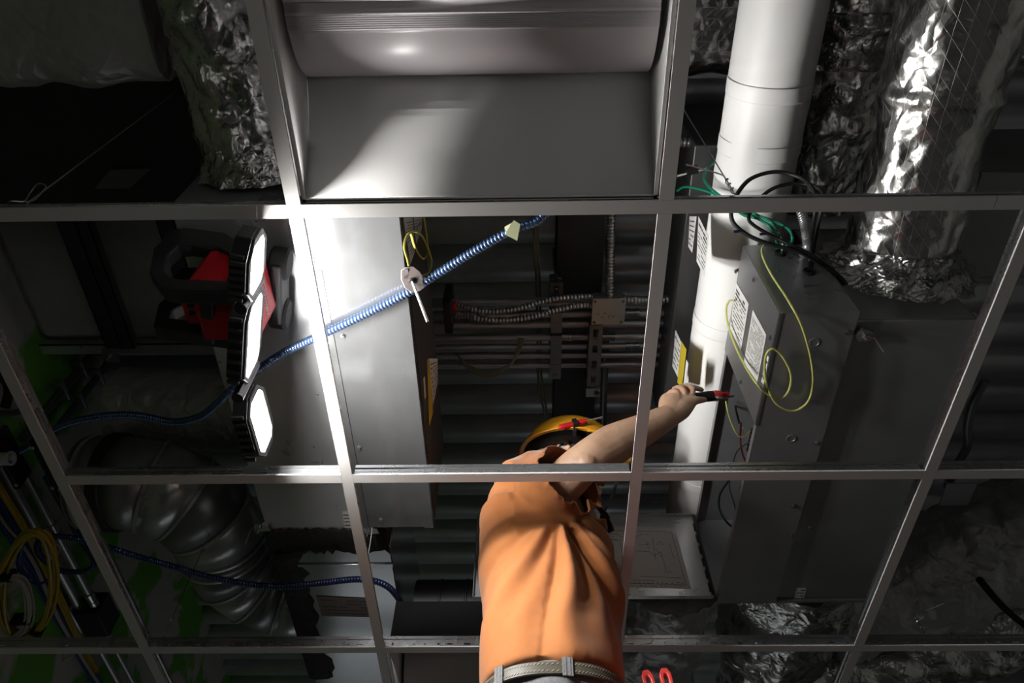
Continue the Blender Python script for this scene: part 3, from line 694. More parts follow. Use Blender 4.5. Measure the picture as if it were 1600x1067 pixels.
# ------------------------------------------------------------------ the work light
wl = thing('folding_work_light', 'red and black folding work light with three lit panels hanging under the left unit', 'work light', (.45, .22, .1))
def panel(a, b, h, wc):
    a = V(a); b = V(b); d = (b - a).normalized(); L = (b - a).length; up = V((0, 0, 1)); n = up.cross(d) * -1
    if n.x < 0: n = -n
    def octo(m, k): return [a + d*x + up*y for x, y in ((-m + k, -m), (L + m - k, -m), (L + m, -m + k), (L + m, h + m - k), (L + m - k, h + m), (-m + k, h + m), (-m, h + m - k), (-m, -m + k))]
    fr = MB().loop_prism([p - n*.002 for p in octo(.012, .03)], [p - n*.002 for p in octo(-.002, .014)], n*.006)
    fr.prism([p - n*.030 for p in octo(.012, .03)], n*.0275)
    f = fr.build('light_panel', M_BLACK, wl, angle=0, bevel=.002)
    fins = MB()
    for k in range(7):
        x = L*(k + .5)/7; fins.obox(a + d*x + up*(-.0135) - n*.016, d*.003, up*.0025, n*.011)
    fins.build('cooling_fin', M_GREYPL, f, angle=0)['kind'] = 'stuff'
    MB().prism([p - n*.0015 for p in octo(-.0025, .014)], n*.0015).build('led_lens', M_LED, f, angle=0, label='glowing white lens')
    return d, n
zl = -.058
p1 = panel(Z(390, 392, -.05), Z(387, 470, -.06), .080, 1)
p2 = panel(Z(387, 487, -.022), Z(381, 600, -.045), .085, 1)
p3 = panel(Z(386, 640, -.045), Z(408, 716, -.05), .080, 1)
for (px, py) in ((389, 479), (383, 618)):
    q = Z(px, py, zl); MB().tube([q + V((-.012, 0, -.008)), q + V((-.012, 0, .10))], .011, 12).build('hinge', M_BLACK, wl)
bx0, bx1, by0, by1, bz0, bz1 = .372, .480, .152, .285, .042, .168
MB().box((bx0, by0, bz0), (bx1, by1, bz1)).build('body', M_RED, wl, bevel=.008)
body = bpy.data.objects['body']
MB().box((bx0 - .045, .205, .085), (bx0, .275, .15)).build('control_housing', M_RED, wl, bevel=.005)
ch = bpy.data.objects['control_housing']
for px, py, r in ((297.5, 464, .006), (298, 477, .0075), (300, 489, .006)): 
    q = Z(px, py, .085); MB().lathe(q, (0, 0, -1), [(0, r), (.002, r), (.003, r*.8)], 14).build('button', M_BLACK, ch)
MB().box((bx0 - .07, .19, .10), (bx0 - .002, .235, .17)).build('battery', M_BLACK, wl, bevel=.008)
L1o = [(233, 424), (240, 387), (272, 356), (292, 355), (349, 362), (376, 378), (384, 420), (364, 456), (278, 455), (253, 450)]
L1i = [(257, 421), (262, 398), (278, 383), (298, 382), (340, 387), (356, 395), (362, 420), (352, 437), (282, 435), (267, 432)]
L2o = [(245, 528), (253, 492), (281, 468), (330, 457), (372, 462), (395, 500), (375, 549), (320, 541), (261, 533)]
L2i = [(270, 514), (274, 502), (290, 493), (325, 478), (355, 480), (365, 500), (355, 525), (318, 520), (290, 517)]
MB().loop_prism([Y(*p, .145) for p in L1o], [Y(*p, .145) for p in L1i], (0, .028, 0)).build('guard_handle', M_GRIP, wl, angle=0, bevel=.004)
MB().loop_prism([Y(*p, .312) for p in L2o], [Y(*p, .312) for p in L2i], (0, -.028, 0)).build('guard_handle', M_GRIP, wl, angle=0, bevel=.004)
q = Y(326, 447, .16); q2 = Y(328, 530, .30); MB().bar(q, q2, .026, .026).build('cross_bar', M_GRIP, wl, angle=0, bevel=.004)
bd = V((.466, .335, 0)) - V((.492, .195, 0)); bn = V((bd.y*-1, bd.x, 0)).normalized()*-1
bb = MB().obox((.479, .265, .208), bd/2, bn*.011, V((0, 0, .036))); bb.build('base', M_BLACK, wl, bevel=.005, angle=0)
for fx, yy in ((.472, .205), (.448, .325)): MB().lathe((fx, yy, .212), bn, [(0, .030), (.004, .034), (.032, .034), (.037, .029)], 18).build('foot', M_RUBBER, wl, bevel=0)
MB().box((.40, .19, .165), (.458, .32, .235)).build('magnet_mount', M_BLACK, wl, bevel=.006, angle=0)
# script lettering on the front, with its underline stroke
tc = bpy.data.curves.new('lettering', 'FONT'); tc.body = 'Milwaukee'; tc.size = .019; tc.shear = .35; tc.extrude = .0004; tc.space_character = .82
to = bpy.data.objects.new('tmp_text', tc); COL.objects.link(to); me = bake(to); bpy.data.objects.remove(to)
o = link('lettering', me, V((bx1 + .0006, .272, .118)), plain('white_print', (.8, .8, .78), .4), body, label='white script lettering')
# text x runs along -y, letter tops point down
o.matrix_basis = Matrix.Translation(o.location) @ Matrix(((0, 0, 1), (-1, 0, 0), (0, -1, 0))).to_4x4()
MB().prism([V((bx1 + .0006, .262, .1235)), V((bx1 + .0006, .196, .1225)), V((bx1 + .0006, .196, .1245))], (.0006, 0, 0)).build('lettering_stroke', bpy.data.materials['white_print'], body, angle=0)

# ------------------------------------------------------------------ armoured cables
def armor(name, P, r, mat, parent=None, pitch=.0082, n=10, amp=.30):
    pts = resample(spline(P, 14), pitch/4)
    return MB().tube(pts, lambda i, m: r*(1 + amp*(.0, .8, 1, .8)[i % 4] - amp*.6), n).build(name, mat, parent, angle=70)
c1 = [(30, 705, .42), (62, 686, .40), (100, 663, .38), (160, 650, .36), (215, 649, .34), (270, 659, .31), (312, 651, .27), (340, 630, .235), (362, 609, .225), (400, 580, .215), (440, 553, .205), (500, 524, .185), (560, 496, .184), (640, 456, .184), (668, 438, .186), (730, 399, .184), (800, 359, .18), (848, 337, .19)]
P_ = [Z(a, b, z) for a, b, z in c1] + [V((1.09, .01, .24)), V((1.16, -.12, .30)), V((1.25, -.35, .36))]
ca = thing('armoured_cable', 'long blue armoured cable slung across the grid bays past the work light', 'cable', P_[9])
armor('armor', P_, .0086, M_BLUE, ca)
tp = Z(800, 358, .176); ux = (Z(814, 350, .178) - Z(786, 366, .178)).normalized(); uy = V((0, 0, 1)).cross(ux)
fl = MB(); fl.prism([Z(803, 344, .166), Z(813, 350, .166), Z(808, 376, .158), Z(789, 366, .158), Z(797, 352, .166)], (0, 0, -.0007)); fl.tube([tp - ux*.010, tp + ux*.010], .0112, 12)
fl.build('cable_tag', plain('pale_yellow_tag', (.60, .62, .38), .5), ca, angle=30, label='pale yellow paper tag folded round the cable')
c2 = [(72, 745, .40), (100, 795, .42), (124, 840, .42), (146, 875, .40), (137, 891, .36), (102, 893, .33), (80, 883, .32), (63, 868, .31), (58, 853, .31), (67, 842, .31), (92, 838, .31), (125, 843, .30), (160, 852, .29), (210, 868, .27), (270, 885, .24), (330, 902, .22), (400, 914, .21), (450, 916, .20), (500, 911, .20), (560, 905, .195), (598, 912, .195), (620, 931, .20), (632, 958, .21), (637, 992, .22)]
P_ = [Z(a, b, z) for a, b, z in c2] + [Z(640, 1020, .26), Z(640, 1050, .32)]
o = armor('armoured_cable', P_, .0085, plain('dark_blue_armor', (.05, .07, .17), .34, .7)); tag(o, 'dark blue armoured cable looping from the cable coils to the far duct', 'cable')
# octagonal plate clip with a rod on the cable
cl = thing('cable_hanger_clip', 'octagonal metal plate clip with a steel pin clamped on the blue cable', 'clip', Z(645, 435, .165))
oc = [(627, 422), (634, 417), (646, 416), (656, 424), (662, 434), (663, 449), (656, 454), (644, 457), (633, 449), (627, 436)]
M_CLIP = plain('brown_tinted_steel', (.30, .25, .235), .3, .9)
pl = MB().prism([Z(a, b, .168 - (b - 436)*.0004) for a, b in oc], (0, 0, -.002)).build('plate', M_CLIP, cl, angle=0, bevel=.0006)
MB().prism([Z(a, b, .1645) for a, b in ((650, 443), (660, 437), (661, 442), (651, 449))], (0, 0, -.0012)).build('slot', M_INK, pl, angle=0)
MB().prism([Z(a, b, .171) for a, b in ((633, 420), (637, 420), (638, 425), (634, 426))], (0, 0, -.0012)).build('slot', M_INK, pl, angle=0)
for a, b in ((631, 433), (637, 443), (658, 434), (654, 451)): MB().lathe(Z(a, b, .165), (0, 0, -1), [(0, .0025), (.0015, .0025), (.002, .001)], 8).build('rivet', M_GALVB, pl)
a = Z(643, 437, .165); b = Z(668, 503, .10); MB().tube([a, b], .0032, 10).build('pin', plain('bright_steel', (.8, .79, .77), .22, 1), cl)
MB().lathe(a + V((0, 0, .002)), b - a, [(0, .008), (.004, .008), (.006, .0045), (.010, .004)], 12).build('pin_collar', M_RUBBER, cl)
# yellow wire hanging beside the left unit's label
yl = [(661, 335, 0), (664, 352, 0), (667, 375, 0), (668, 395, 0), (663, 404, .004), (656, 400, .008), (648, 385, .012), (643, 368, .016), (640, 364, .018), (634, 372, .022), (632, 388, .024), (636, 402, .026), (639, 415, .028)]
P_ = [X(a, b, LX1 + .012 + c) for a, b, c in yl]
yl2 = [(668, 395, .0), (674, 410, .002), (671, 424, .004), (662, 430, .008), (658, 430, .01)]
yl3 = [(640, 364, .02), (650, 362, .018), (660, 370, .012), (667, 384, .004), (672, 398, .002)]
o = MB().tube(spline(P_, 8), .0024, 8).tube(spline([X(a, b, LX1 + .012 + c) for a, b, c in yl3 + yl2[1:]], 8), .0024, 8).build('yellow_control_wire', plain('shaded_yellow_wire', (.50, .47, .06), .4)); tag(o, 'thin yellow wire curled against the left unit\'s side beside the octagonal clip', 'wire')

# ------------------------------------------------------------------ wires and flex round the open control box
o = armor('flexible_conduit', [Y(1262, 402, EY0 - .002) + V((0, .012, .03)), Y(1262, 385, EY0 - .05), Z(1258, 352, .50), Z(1252, 330, .56), Z(1246, 300, .68), Z(1240, 270, .8)], .011, M_COND, pitch=.009); tag(o, 'bare metal flexible conduit rising behind the open control box', 'conduit')
def cable(pts, r, mat, label, name='wire', cat='wire', n=8, group=None):
    o = MB().tube(spline(pts, 10), r, n).build(name, mat, None, angle=60); tag(o, label, cat, group); return o
a = EY0
cable([Y(1268, 425, a), Y(1270, 400, a - .015), Z(1280, 345, .35), Z(1288, 312, .36), Z(1282, 296, .40), Z(1262, 288, .44), Z(1235, 287, .45), Z(1205, 296, .44), Z(1180, 318, .42), Z(1170, 340, .40), Z(1178, 352, .39), Z(1205, 368, .37), Z(1240, 385, .34), Z(1280, 405, .34), Z(1320, 440, .38), Z(1345, 470, .42)], .0042, M_BLACK, 'black cable making the smaller of two loops above the control box', 'black_cable', 'cable')
cable([Y(1262, 425, a), Y(1266, 400, a - .02), Z(1272, 345, .33), Z(1276, 312, .35), Z(1262, 285, .42), Z(1235, 272, .46), Z(1205, 269, .47), Z(1172, 280, .46), Z(1152, 303, .43), Z(1143, 325, .40), Z(1146, 348, .38), Z(1170, 368, .36), Z(1205, 382, .345), Z(1245, 392, .335), Z(1275, 408, .34), Z(1312, 436, .36), Z(1340, 470, .40)], .0048, M_BLACK, 'black cable making the larger of two loops above the control box', 'black_cable', 'cable')
g = [Y(1215, 396, a), Y(1214, 380, a - .015), Z(1206, 358, .36), Z(1185, 342, .40), Z(1160, 335, .44), Z(1120, 305, .55), Z(1075, 292, .66), Z(1058, 298, .70)]
cable(g, .0032, M_GREEN, 'dark green wire bending left out of the control box grommet', 'green_wire')
cable([Y(1219, 396, a), Y(1219, 378, a - .02), Z(1210, 352, .35), Z(1184, 336, .41), Z(1150, 322, .48), Z(1100, 280, .62), Z(1128, 238, .72), Z(1140, 225, .78)], .0032, M_GREEN, 'green wire arching highest out of the control box grommet', 'green_wire')
cable([Y(1223, 396, a), Y(1228, 385, a - .02), Z(1238, 375, .33), Z(1232, 358, .36), Z(1210, 346, .40), Z(1180, 336, .43), Z(1150, 330, .46)], .0032, M_GREEN, 'green wire curling to the right out of the control box grommet', 'green_wire')
cable([Y(1221, 397, a), Y(1223, 382, a - .015), Y(1220, 370, a - .03), Z(1216, 362, .38)], .0028, M_WIREW, 'short white wire end standing in the control box grommet', 'white_wire')
cable([Z(1058, 275, .68), Z(1085, 268, .68), Z(1105, 262, .69), Z(1130, 243, .71), Z(1145, 230, .74)], .0026, M_WIREW, 'white wire taped to the green wires left of the white pipe', 'white_wire')
o = MB().tube([Z(1073, 268, .665), Z(1090, 264, .665)], .011, 10).build('black_tape', M_RUBBER); tag(o, 'black tape wrapped round the wires left of the white pipe', 'tape')
for k, (x, y, z) in enumerate(((1156, 361, .36), (1197, 365, .36))):
    p = Z(x, y, z); o = MB().tube([p, p + V((-.014, 0, -.003))], .0032, 8).build('cable_tie', plain('dark_blue_tie', (.03, .03, .09), .4) if k == 0 else bpy.data.materials['dark_blue_tie'])
    tag(o, ('dark blue tie end on the larger black cable loop' if k == 0 else 'dark blue tie end on the smaller black cable loop'), 'cable tie')
o = armor('flexible_conduit', [Z(1060, 222, .80), Z(1085, 224, .80), Z(1110, 230, .80), Z(1135, 238, .80)], .0125, M_COND, pitch=.011); tag(o, 'short flexible conduit entering behind the white pipe, above the green wires', 'conduit')
# vertical hanger wires
def hang(px, py, label, top=1.14, z0=.03, r=.0014, twist=True, extra=None):
    p = Z(px, py, z0); t = thing('hanger_wire', label, 'wire', p)
    MB().tube([p, V((p.x, p.y, top))], r, 6).build('wire', M_WIRE, t)
    if twist:
        pts = [p + V((math.cos(k*.9)*.0035, math.sin(k*.9)*.0035, .004 + k*.0028)) for k in range(24)]
        MB().tube(pts, .0012, 6).build('twisted_tail', M_WIRE, t)
    if extra: MB().tube(spline(extra, 8), .0013, 6).build('loose_tail', M_WIRE, t)
    return p
p = Z(1148, 303, .035)
hang(1148, 303, 'vertical hanger wire twisted round the tee in front of the white pipe', extra=[p + V((0, 0, .07)), Z(1125, 272, .12), Z(1072, 257, .15)])
p = Z(30, 318, .04)
hang(42, 318, 'vertical hanger wire with a loose loop at the upper left tee', extra=[Z(12, 318, .035), Z(18, 314, .05), Z(38, 314, .06), Z(48, 300, .08), Z(60, 287, .09), Z(72, 291, .08), Z(64, 302, .07), Z(54, 312, .06), Z(40, 316, .05)], twist=False)
hang(254, 1000, 'vertical hanger wire at the lower left tee beside the elbow duct')
p = Z(1449, 1005, .03)
hang(1449, 1000, 'vertical hanger wire with a hooked end at the lower right tee', extra=[p + V((0, 0, .10)), Z(1442, 955, .13), Z(1474, 943, .14)])

# ------------------------------------------------------------------ centre bay: beam, conduit rack, junction box
bm_ = MB(); bm_.box((1.095, -.6, .985), (1.243, 4.3, .997)); bm_.box((1.163, -.6, .997), (1.175, 4.3, 1.128)); bm_.box((1.095, -.6, 1.128), (1.243, 4.3, 1.139))
tag(bm_.build('steel_beam', M_BEAM, angle=0), 'dark steel beam under the deck running behind the man\'s hard hat', 'beam')
GR = 'conduits of the rack in the middle bay'
names = ['rearmost of the conduits crossing the middle bay, level with the flexible conduits', 'second conduit of the middle rack, level with the junction box centre', 'third conduit of the middle rack, level with the lower edge of the junction box', 'conduit with couplings in the middle rack, just below the junction box', 'fifth conduit of the middle rack, first of three close together', 'sixth conduit of the middle rack, second of three close together', 'last conduit of the middle rack, nearest to the man\'s hard hat']
rack = []
for k, (py, r) in enumerate(((471, .0155), (490, .0135), (506, .0135), (526, .0125), (541, .0105), (555, .0105), (570, .0105))):
    y = Z(900, py, .86).y; t = thing('conduit', names[k], 'conduit', (1.1, y, .86), GR); rack.append(y)
    x0, x1 = .70, 1.428 
    MB().tube([(x0, y, .86), (x1, y, .86)], r, 14).build('pipe', M_COND, t)
    for cx in ([Z(884, py, .86).x, Z(950, py, .86).x] if k == 3 else [Z(988, py, .86).x] if k in (1, 4) else []):
        MB().lathe((cx - .022, y, .86), (1, 0, 0), [(0, r), (.001, r + .003), (.012, r + .003), (.013, r + .0015), (.03, r + .0015), (.031, r + .003), (.043, r + .003), (.044, r)], 12).build('coupling', M_GALVB, t)
def strut(x, y0, y1, z, label, holes=True):
    t = thing('strut_channel', label, 'strut', (x, (y0 + y1)/2, z)); w_ = .0205
    b = MB(); b.box((x - w_, y0, z), (x - w_ + .0025, y1, z + .04)); b.box((x + w_ - .0025, y0, z), (x + w_, y1, z + .04))
    n = max(2, int((y1 - y0)/.05)); L = y1 - y0
    if holes:
        yy = y0
        for k in range(n):
            ya = y0 + L*k/n; yb = y0 + L*(k + 1)/n; m = (ya + yb)/2
            b.box((x - w_ + .0025, ya, z), (x + w_ - .0025, m - .014, z + .0025)); b.box((x - w_ + .0025, m + .014, z), (x + w_ - .0025, yb, z + .0025))
            b.box((x - w_ + .0025, m - .014, z), (x - .008, m + .014, z + .0025)); b.box((x + .008, m - .014, z), (x + w_ - .0025, m + .014, z + .0025))
    else: b.box((x - w_ + .0025, y0, z), (x + w_ - .0025, y1, z + .0025))
    b.build('channel', M_STRUT, t, angle=0); return t
xs_ = Z(868, 530, .875).x
t = strut(xs_, rack[0] - .06, rack[-1] + .07, .876, 'slotted strut carrying the conduit clamps below the steel beam')
for y in rack[1:]:
    c = MB(); c.box((xs_ - .018, y - .019, .838), (xs_ - .014, y + .019, .872)); c.box((xs_ + .014, y - .019, .838), (xs_ + .018, y + .019, .872)); c.box((xs_ - .018, y - .019, .836), (xs_ + .018, y + .019, .839))
    c.build('pipe_clamp', M_STRUT, t, angle=0)
for y in (rack[0] - .04, rack[-1] + .05): MB().tube([(xs_, y, .87), (xs_, y, 1.14)], .005, 8).build('threaded_rod', M_STRUT, t)
xs2 = Z(929, 560, .80).x
t = strut(xs2, Z(929, 508, .80).y, Z(929, 604, .80).y, .80, 'slotted strut hanging down beside the junction box'); 
for yy in (.80, .95): MB().tube([(xs2, yy, .80), (xs2, yy, 1.14)], .005, 8).build('threaded_rod', M_STRUT, t)
a, b = Z(926, 467, .80), Z(975, 507, .80)
jb = thing('junction_box', 'square metal junction box cover over the conduit rack', 'junction box', (a + b)/2)
MB().box((a.x + .003, a.y + .003, .803), (b.x - .003, b.y - .003, .845)).build('box', M_GALVD, jb, bevel=.003)
MB().box((a.x, a.y, .80), (b.x, b.y, .8028)).build('cover', M_GALV, jb, bevel=.001)
for u, v in ((.08, .1), (.92, .1), (.08, .9), (.92, .9)): screw(V((a.x + (b.x - a.x)*u, a.y + (b.y - a.y)*v, .80)), (0, 0, -1), jb, .0035, mat=M_STRUT)
mk = MB(); rnd = random.Random(4)
for k in range(9):
    q0 = V((a.x + .018 + .0065*k, a.y + (b.y - a.y)*.62 + rnd.uniform(-.006, .006), .7995)); mk.bar(q0, q0 + V((rnd.uniform(-.005, .005), rnd.uniform(-.012, .012), 0)), .0016, .0004)
mk.build('marker_scribble', M_INK, jb, angle=0)
o = armor('flexible_conduit', [Z(701, 468, .84), Z(730, 481, .81), Z(765, 487, .80), Z(810, 482, .80), Z(850, 470, .81), Z(890, 464, .815), Z(927, 463, .82)], .0088, M_COND, pitch=.011); tag(o, 'upper of two flexible conduits sagging to the junction box', 'conduit')
o = armor('flexible_conduit', [Z(708, 487, .84), Z(740, 496, .80), Z(780, 501, .79), Z(830, 495, .79), Z(870, 484, .80), Z(905, 477, .81), Z(928, 477, .82)], .0095, M_COND, pitch=.011); tag(o, 'lower of two flexible conduits sagging to the junction box', 'conduit')
o = armor('flexible_conduit', [Z(973, 467, .82), Z(1000, 468, .82), Z(1030, 469, .82), Z(1060, 465, .83)], .0115, M_COND, pitch=.011); tag(o, 'flexible conduit leaving the junction box to the right', 'conduit')
o = armor('flexible_conduit', [Z(955, 330, .83), Z(954, 360, .83), Z(953, 400, .83), Z(953, 440, .83), Z(952, 468, .82)], .0125, M_COND, pitch=.011); tag(o, 'straight flexible conduit coming to the junction box from the near side', 'conduit')
M_OLD = plain('beige_cable_jacket', (.20, .19, .12), .5)
for k in range(5):
    dz = .004*k
    o = MB().tube(spline([Z(711 + k, 551 + k, .84), Z(735, 572 + 2*k, .81 - dz), Z(765, 581 + 2*k, .80 - dz), Z(795, 570 + k, .81), Z(808 + k, 548, .83), Z(810 + 2*k, 528, .84)], 8), .0026, 6).build('beige_cable', M_OLD)
    tag(o, 'beige cable of the sagging bundle in front of the conduit rack', 'cable', 'beige cables of the sagging bundle')
for k, (x0, x1) in enumerate(((834, 845), (839, 848))):
    o = MB().tube(spline([Z(x0, 330, .98), Z(x0 + 1, 380, .98), Z(x0 + 4, 440, .98), Z(x0 + 6, 520, .98), Z(x0 + 8, 600, .98), Z(x1 + 18, 700, .98)], 6), .004, 6).build('beige_cable', M_OLD); tag(o, ('left' if k == 0 else 'right') + ' of two thin cables running along the steel beam', 'cable')
o = MB().tube([Z(947, 520, .9), Z(944, 600, .9), Z(941, 690, .9)], .012, 12).build('conduit', M_STRUT); tag(o, 'dark conduit running front to back beside the slotted strut', 'conduit')
a = Z(916, 607, .84); b = Z(937, 620, .84)
bt = thing('beam_bracket', 'small metal bracket below the slotted strut', 'bracket', (a + b)/2); MB().box((a.x, a.y, .84), (b.x, b.y, .844)).box((a.x, b.y - .004, .844), (b.x, b.y, .985)).build('plate', M_GALV, bt, angle=0); MB().lathe(((a.x + b.x)/2 + .012, (a.y + b.y)/2, .84), (0, 0, -1), [(0, .010), (.006, .010), (.007, .006), (.014, .006)], 6).build('nut', M_STRUT, bt)
bc = thing('beam_clamp', 'small clamp with a nut on the steel beam behind the flexible conduits', 'clamp', Z(869, 447, .95))
q = Z(869, 447, .95); MB().box(q - V((.022, .03, 0)), q + V((.022, .03, .03))).build('clamp_body', M_STRUT, bc, bevel=.004); MB().lathe(q + V((0, .008, 0)), (0, 0, -1), [(0, .009), (.01, .009), (.011, .005), (.03, .005)], 6).build('nut', M_GALV, bc)
for i, (x, y) in enumerate(((701, 478), (1066, 468))):
    q = Z(x, y, .82); s = -1 if i == 0 else 1
    pl = thing('cable_entry_plate', 'dark entry plate with a red bushing at the ' + ('left' if i == 0 else 'right') + ' end of the flexible conduits', 'fitting', q)
    MB().box(q + V((-.012, -.045, -.05)), q + V((.012, .07, .06))).build('plate', M_BLACK, pl, bevel=.003); MB().lathe(q + V((-s*.010, .0, .0)), (-s, 0, 0), [(0, .016), (.012, .016), (.013, .012)], 12).build('bushing', M_RED, pl)
# right background: conduit, hung plate
o = MB().tube(spline([Z(1540, 594, .8), Z(1520, 630, .8), Z(1512, 665, .8), Z(1512, 695, .8), Z(1498, 722, .8), Z(1480, 760, .8)], 8), .014, 12).build('conduit', M_STRUT); tag(o, 'bent dark conduit behind the right hand tees', 'conduit')
a = Z(1478, 755, .7); hp = thing('hung_plate', 'small grey square metal plate hung on wires at the far right', 'plate', a)
MB().prism([Z(1480, 756, .70), Z(1527, 756, .70), Z(1512, 790, .70), Z(1467, 790, .70)], (0, 0, .004)).build('plate', plain('pale_grey_steel', (.45, .48, .49), .5, .4), hp, angle=0)
q = (Z(1490, 770, .704)); MB().tube([q, V((q.x, q.y, 1.14))], .0025, 6).build('wire', M_WIRE, hp)
o = MB().tube(spline([Z(1530, 905, .38), Z(1555, 935, .36), Z(1580, 960, .36), Z(1612, 985, .38)], 8), .011, 10).build('black_hose', M_RUBBER); tag(o, 'black hose in front of the wrinkled foil duct at the far right', 'hose')
rb = MB().box((2.12, .20, .63), (2.75, .50, .95)); tag(rb.build('sheet_metal_box_duct', M_GALVD, bevel=.004), 'dark sheet metal duct glimpsed right of the right hand tee', 'duct')
# left background: strut channels and flat strap along y
def channel_y(px0, py0, px1, py1, z, w_, label, name='steel_channel', th=.03):
    a = Z(px0, py0, z); b = Z(px1, py1, z); x = (a.x + b.x)/2
    m = MB(); m.box((x - w_/2, a.y - .4, z), (x + w_/2, b.y, z + .003)); m.box((x - w_/2, a.y - .4, z), (x - w_/2 + .003, b.y, z + th)); m.box((x + w_/2 - .003, a.y - .4, z), (x + w_/2, b.y, z + th))
    return tag(m.build(name, M_BEAM, angle=0), label, 'channel')
channel_y(102, 345, 178, 545, .80, .052, 'left one of two dark steel channels crossing the grey soffit')
channel_y(128, 345, 196, 545, .81, .045, 'right one of two dark steel channels crossing the grey soffit')
channel_y(255, 345, 306, 500, .76, .05, 'dark flat steel strap crossing the soffit behind the work light handle', 'steel_strap', .004)
a = Z(158, 545, .79); b = Z(187, 566, .79); ap = thing('anchor_plate', 'small pale steel plate at the end of the dark channels', 'plate', (a + b)/2); MB().box((a.x, a.y, .79), (b.x, b.y, .796)).build('plate', M_GALVD, ap); MB().lathe((a + b)/2, (0, 0, -1), [(0, .008), (.006, .008), (.007, .004), (.02, .004)], 6).build('bolt', M_GALV, ap)
lp = label_plate([Z(172, 265, .70), Z(238, 263, .70), Z(203, 294, .70), Z(148, 295, .70)], plain('grey_sticker', (.12, .12, .12), .6), None, (0, 0, -1), 0, 'grey_sticker'); lp.name = 'hung_sheet'; tag(lp, 'small dim grey sheet in the dark bay below the top left duct', 'sheet')
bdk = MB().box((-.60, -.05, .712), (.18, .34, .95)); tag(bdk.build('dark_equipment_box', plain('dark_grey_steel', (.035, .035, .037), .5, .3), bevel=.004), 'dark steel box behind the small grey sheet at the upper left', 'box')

# dark round duct beyond the far light fixture
t = thing('dark_duct', 'black round duct with band joints behind the far light fixture', 'duct', (.85, 1.50, .33))
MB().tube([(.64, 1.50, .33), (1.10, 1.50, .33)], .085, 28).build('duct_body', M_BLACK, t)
for xx in (.72, .80, .90): MB().lathe((xx, 1.50, .33), (1, 0, 0), [(-.004, .085), (-.002, .088), (.002, .088), (.004, .085)], 28, caps=False).build('band_joint', M_BLACK, t)
# ------------------------------------------------------------------ cables, conduits and boxes along the left wall
for k, (a, b, r, lab) in enumerate((((14, 745), (128, 960), .0155, 'left one of two steel conduits running along the green wall'), ((44, 745), (140, 935), .012, 'right one of two steel conduits running along the green wall'))):
    p = Z(*a, .45); q = Z(*b, .45); x = (p.x + q.x)/2
    t = thing('conduit', lab, 'conduit', (x, q.y, .45)); MB().tube([(x, p.y - .5, .45), (x, q.y, .45)], r, 14).build('pipe', M_COND, t)
    for f in (.35, .95):
        y = p.y + (q.y - p.y)*f; MB().lathe((x, y, .45), (0, 1, 0), [(0, r), (.001, r + .004), (.02, r + .004), (.021, r + .002), (.04, r + .002), (.041, r + .004), (.06, r + .004), (.061, r)], 12).build('coupling', M_GALVB, t)
    MB().tube([(x, q.y + .16, .44), (x, q.y + .9, .44)], r*.8, 12).build('far_pipe', M_COND, t)
q = Z(135, 975, .42); fb = thing('junction_box', 'black junction box with a steel fitting at the far end of the wall conduits', 'junction box', q)
MB().box(q + V((-.03, -.055, .0)), q + V((.055, .075, .09))).build('box', M_BLACK, fb, bevel=.003); MB().box(q + V((-.11, -.075, .0)), q + V((-.032, .06, .07))).build('fitting', M_COND, fb, bevel=.006)
for (a, b, lab) in (((-20, 690), (30, 765), 'black box with a white bushing at the left edge'), ((44, 690), (86, 770), 'black box behind the left tee above the wall conduits')):
    p = Z(*a, .36); q = Z(*b, .36); t = thing('junction_box', lab, 'junction box', (p + q)/2)
    MB().box((p.x, p.y, .36), (q.x, q.y, .43)).build('box', M_BLACK, t, bevel=.003)
    for u, v in ((.1, .12), (.9, .9), (.9, .12)): screw(V((p.x + (q.x - p.x)*u, p.y + (q.y - p.y)*v, .36)), (0, 0, -1), t, .004, mat=M_GALV)
for (a, b, lab, r) in (((-6, 718), (18, 716), 'white plastic bushing in the black box at the left edge', .020), ((72, 864), (87, 858), 'white plastic bushing inside the blue cable loop', .017)):
    p = Z(*a, .345); q = Z(*b, .345); MBv = MB().lathe(p, q - p, [(0, r*.9), ((q - p).length - .004, r*.9), ((q - p).length - .004, r), ((q - p).length, r), ((q - p).length, r*.72), (.004, r*.7)], 20)
    tag(MBv.build('pipe_bushing', M_BRICK), lab, 'bushing')
for k, pts in enumerate(([(18, 722), (0, 728), (-30, 735)], [(85, 862), (90, 872), (88, 886), (80, 902), (62, 912), (45, 908), (32, 895), (26, 878)])):
    o = MB().tube(spline([Z(a, b, .345 - .002*i) for i, (a, b) in enumerate(pts)], 8), .0042, 8).build('blue_data_cable', M_BLUED); tag(o, ('blue data cable in the bushing at the left edge', 'blue data cable hanging in an arc from the lower white bushing')[k], 'cable')
